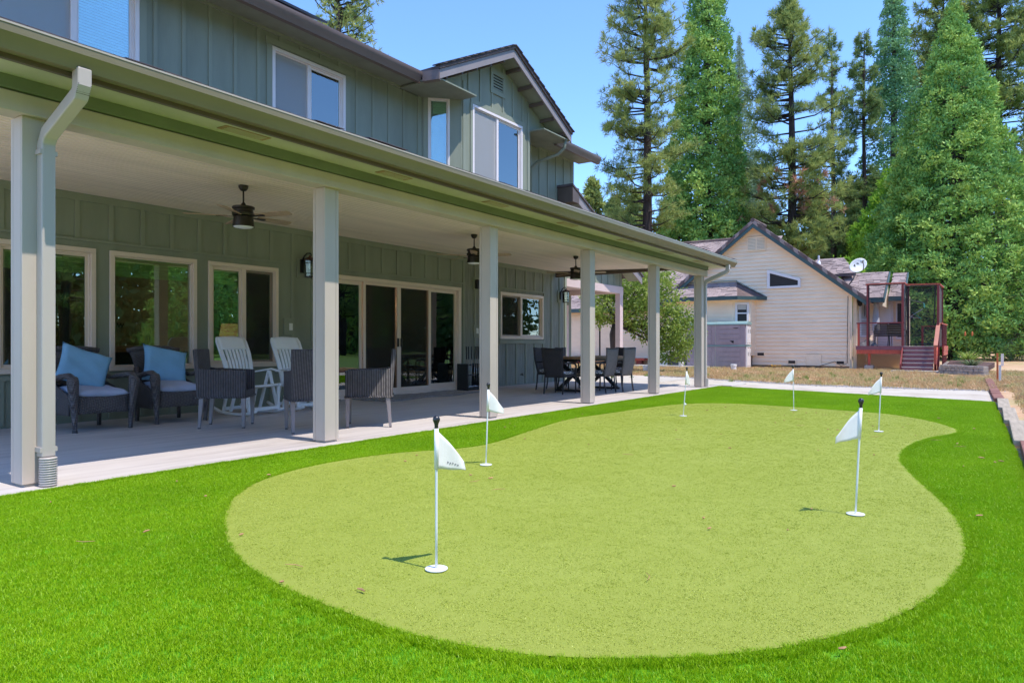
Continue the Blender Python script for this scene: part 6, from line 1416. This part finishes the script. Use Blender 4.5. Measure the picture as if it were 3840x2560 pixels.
# small shrubby tree before the cream house
bx, by = gpos(2308, 28.5)
def rel(sx, sy, d): px, py = gpos(sx, d); return (px - bx, py - by, 1.07 + (1291 - sy) * d / 2646)
bl = [rel(2290, 1150, 28.3) + (.75,), rel(2250, 1090, 28.8) + (.7,), rel(2390, 1080, 28.2) + (.95,), rel(2450, 1050, 28.6) + (.8,), rel(2480, 1130, 28.0) + (.8,), rel(2400, 1180, 28) + (.75,), rel(2330, 1060, 29) + (.9,), rel(2420, 1235, 28.3) + (.55,), rel(2540, 1200, 27.8) + (.62,), rel(2560, 1245, 27.6) + (.72,), rel(2530, 1300, 27.6) + (.55,), rel(2505, 1255, 27.9) + (.6,), rel(2500, 1320, 27.5) + (.38,), rel(2235, 1180, 28.6) + (.5,)]
leafy((bx, by), bl, 'small multi stemmed leafy tree between the porch and the cream house', 'lime_leaf', ([(0, 0, 0), (.03, .02, .8), (-.02, .05, 1.5), (.05, 0, 1.9)], [.24, .20, .19, .16]), 52, 15000, .13)
# shrub below the sequoia at right
x, y = gpos(3795, 47); leafy((x, y), [(0, 0, .7, .8), (.6, -.5, .6, .6)], 'grey green shrub at the right edge below the big sequoia', 'cedar_pale', None, 53, 1800, .14, name='shrub')
# trees on the lawn side, mirrored in the windows
sunny = [(-8, -34), (0, -40), (8, -31), (14, -38), (20, -33), (27, -41), (34, -34), (41, -37), (49, -33), (57, -40), (-17, -38), (66, -36)]
words = ['first', 'second', 'third', 'fourth', 'fifth', 'sixth', 'seventh', 'eighth', 'ninth', 'tenth', 'eleventh', 'twelfth']
for i, (x, y) in enumerate(sunny):
    if i % 3 == 0:
        sequoia(0, 0, 22, .22, 'dense conifer seen only mirrored in the porch windows', 'sequoia_leaf', 1.3, 26, 70 + i, group='conifers mirrored in the windows', base=(x, y))
    else:
        pine(0, 0, 21 + i % 4, 3.5, [(0, 3.2), (.4, 3.4), (.8, 2.2), (1, .4)], 'pine seen only mirrored in the porch windows', 'pine_dark', 100, 11, 12, 80 + i, tl=.42, r0=.42, group='pines mirrored in the windows', base=(x, y), tw=.10)
rw = np.random.default_rng(99); nW = 85000
C = np.stack([rw.uniform(-70, 120, nW), rw.uniform(-66, -54, nW), 21 * rw.uniform(0, 1, nW) ** 1.1], 1); V, F = blades(C, rw.normal(size=C.shape) + np.array([0, .4, .3]), rw.uniform(.8, 1.8, nW), rw.uniform(.4, .9, nW), rw)
tag(fastobj('far_wood', V, F, 'pine_dark'), 'dark woodland behind the open lawn, mirrored in the windows', None, None, 'stuff')
nW = 26000; dd = rw.uniform(104, 122, nW); ss = rw.uniform(1900, 4300, nW); hh = (13 + 4 * np.sin(ss * .013) + 2.5 * np.sin(ss * .041)) * rw.uniform(0, 1, nW) ** 1.1
C = FW3 * dd[:, None] + RT3 * ((ss - 1920) / 2646 * dd)[:, None]; C[:, 2] = hh; V, F = blades(C, rw.normal(size=C.shape) + np.array([0, 0, .5]), rw.uniform(.8, 1.7, nW), rw.uniform(.35, .8, nW), rw)
tag(fastobj('distant_wood', V, F, 'pine_dark'), 'far line of woodland low behind the cream house', None, None, 'stuff')
m = MB().add([(-60, -80, -.026), (110, -80, -.026), (110, -4.2, -.026), (-60, -4.2, -.026)], [(0, 1, 2, 3)]); m.build('lawn', 'far_lawn', kind='structure')['label'] = 'green lawn on the open side, mirrored in the sliding door'
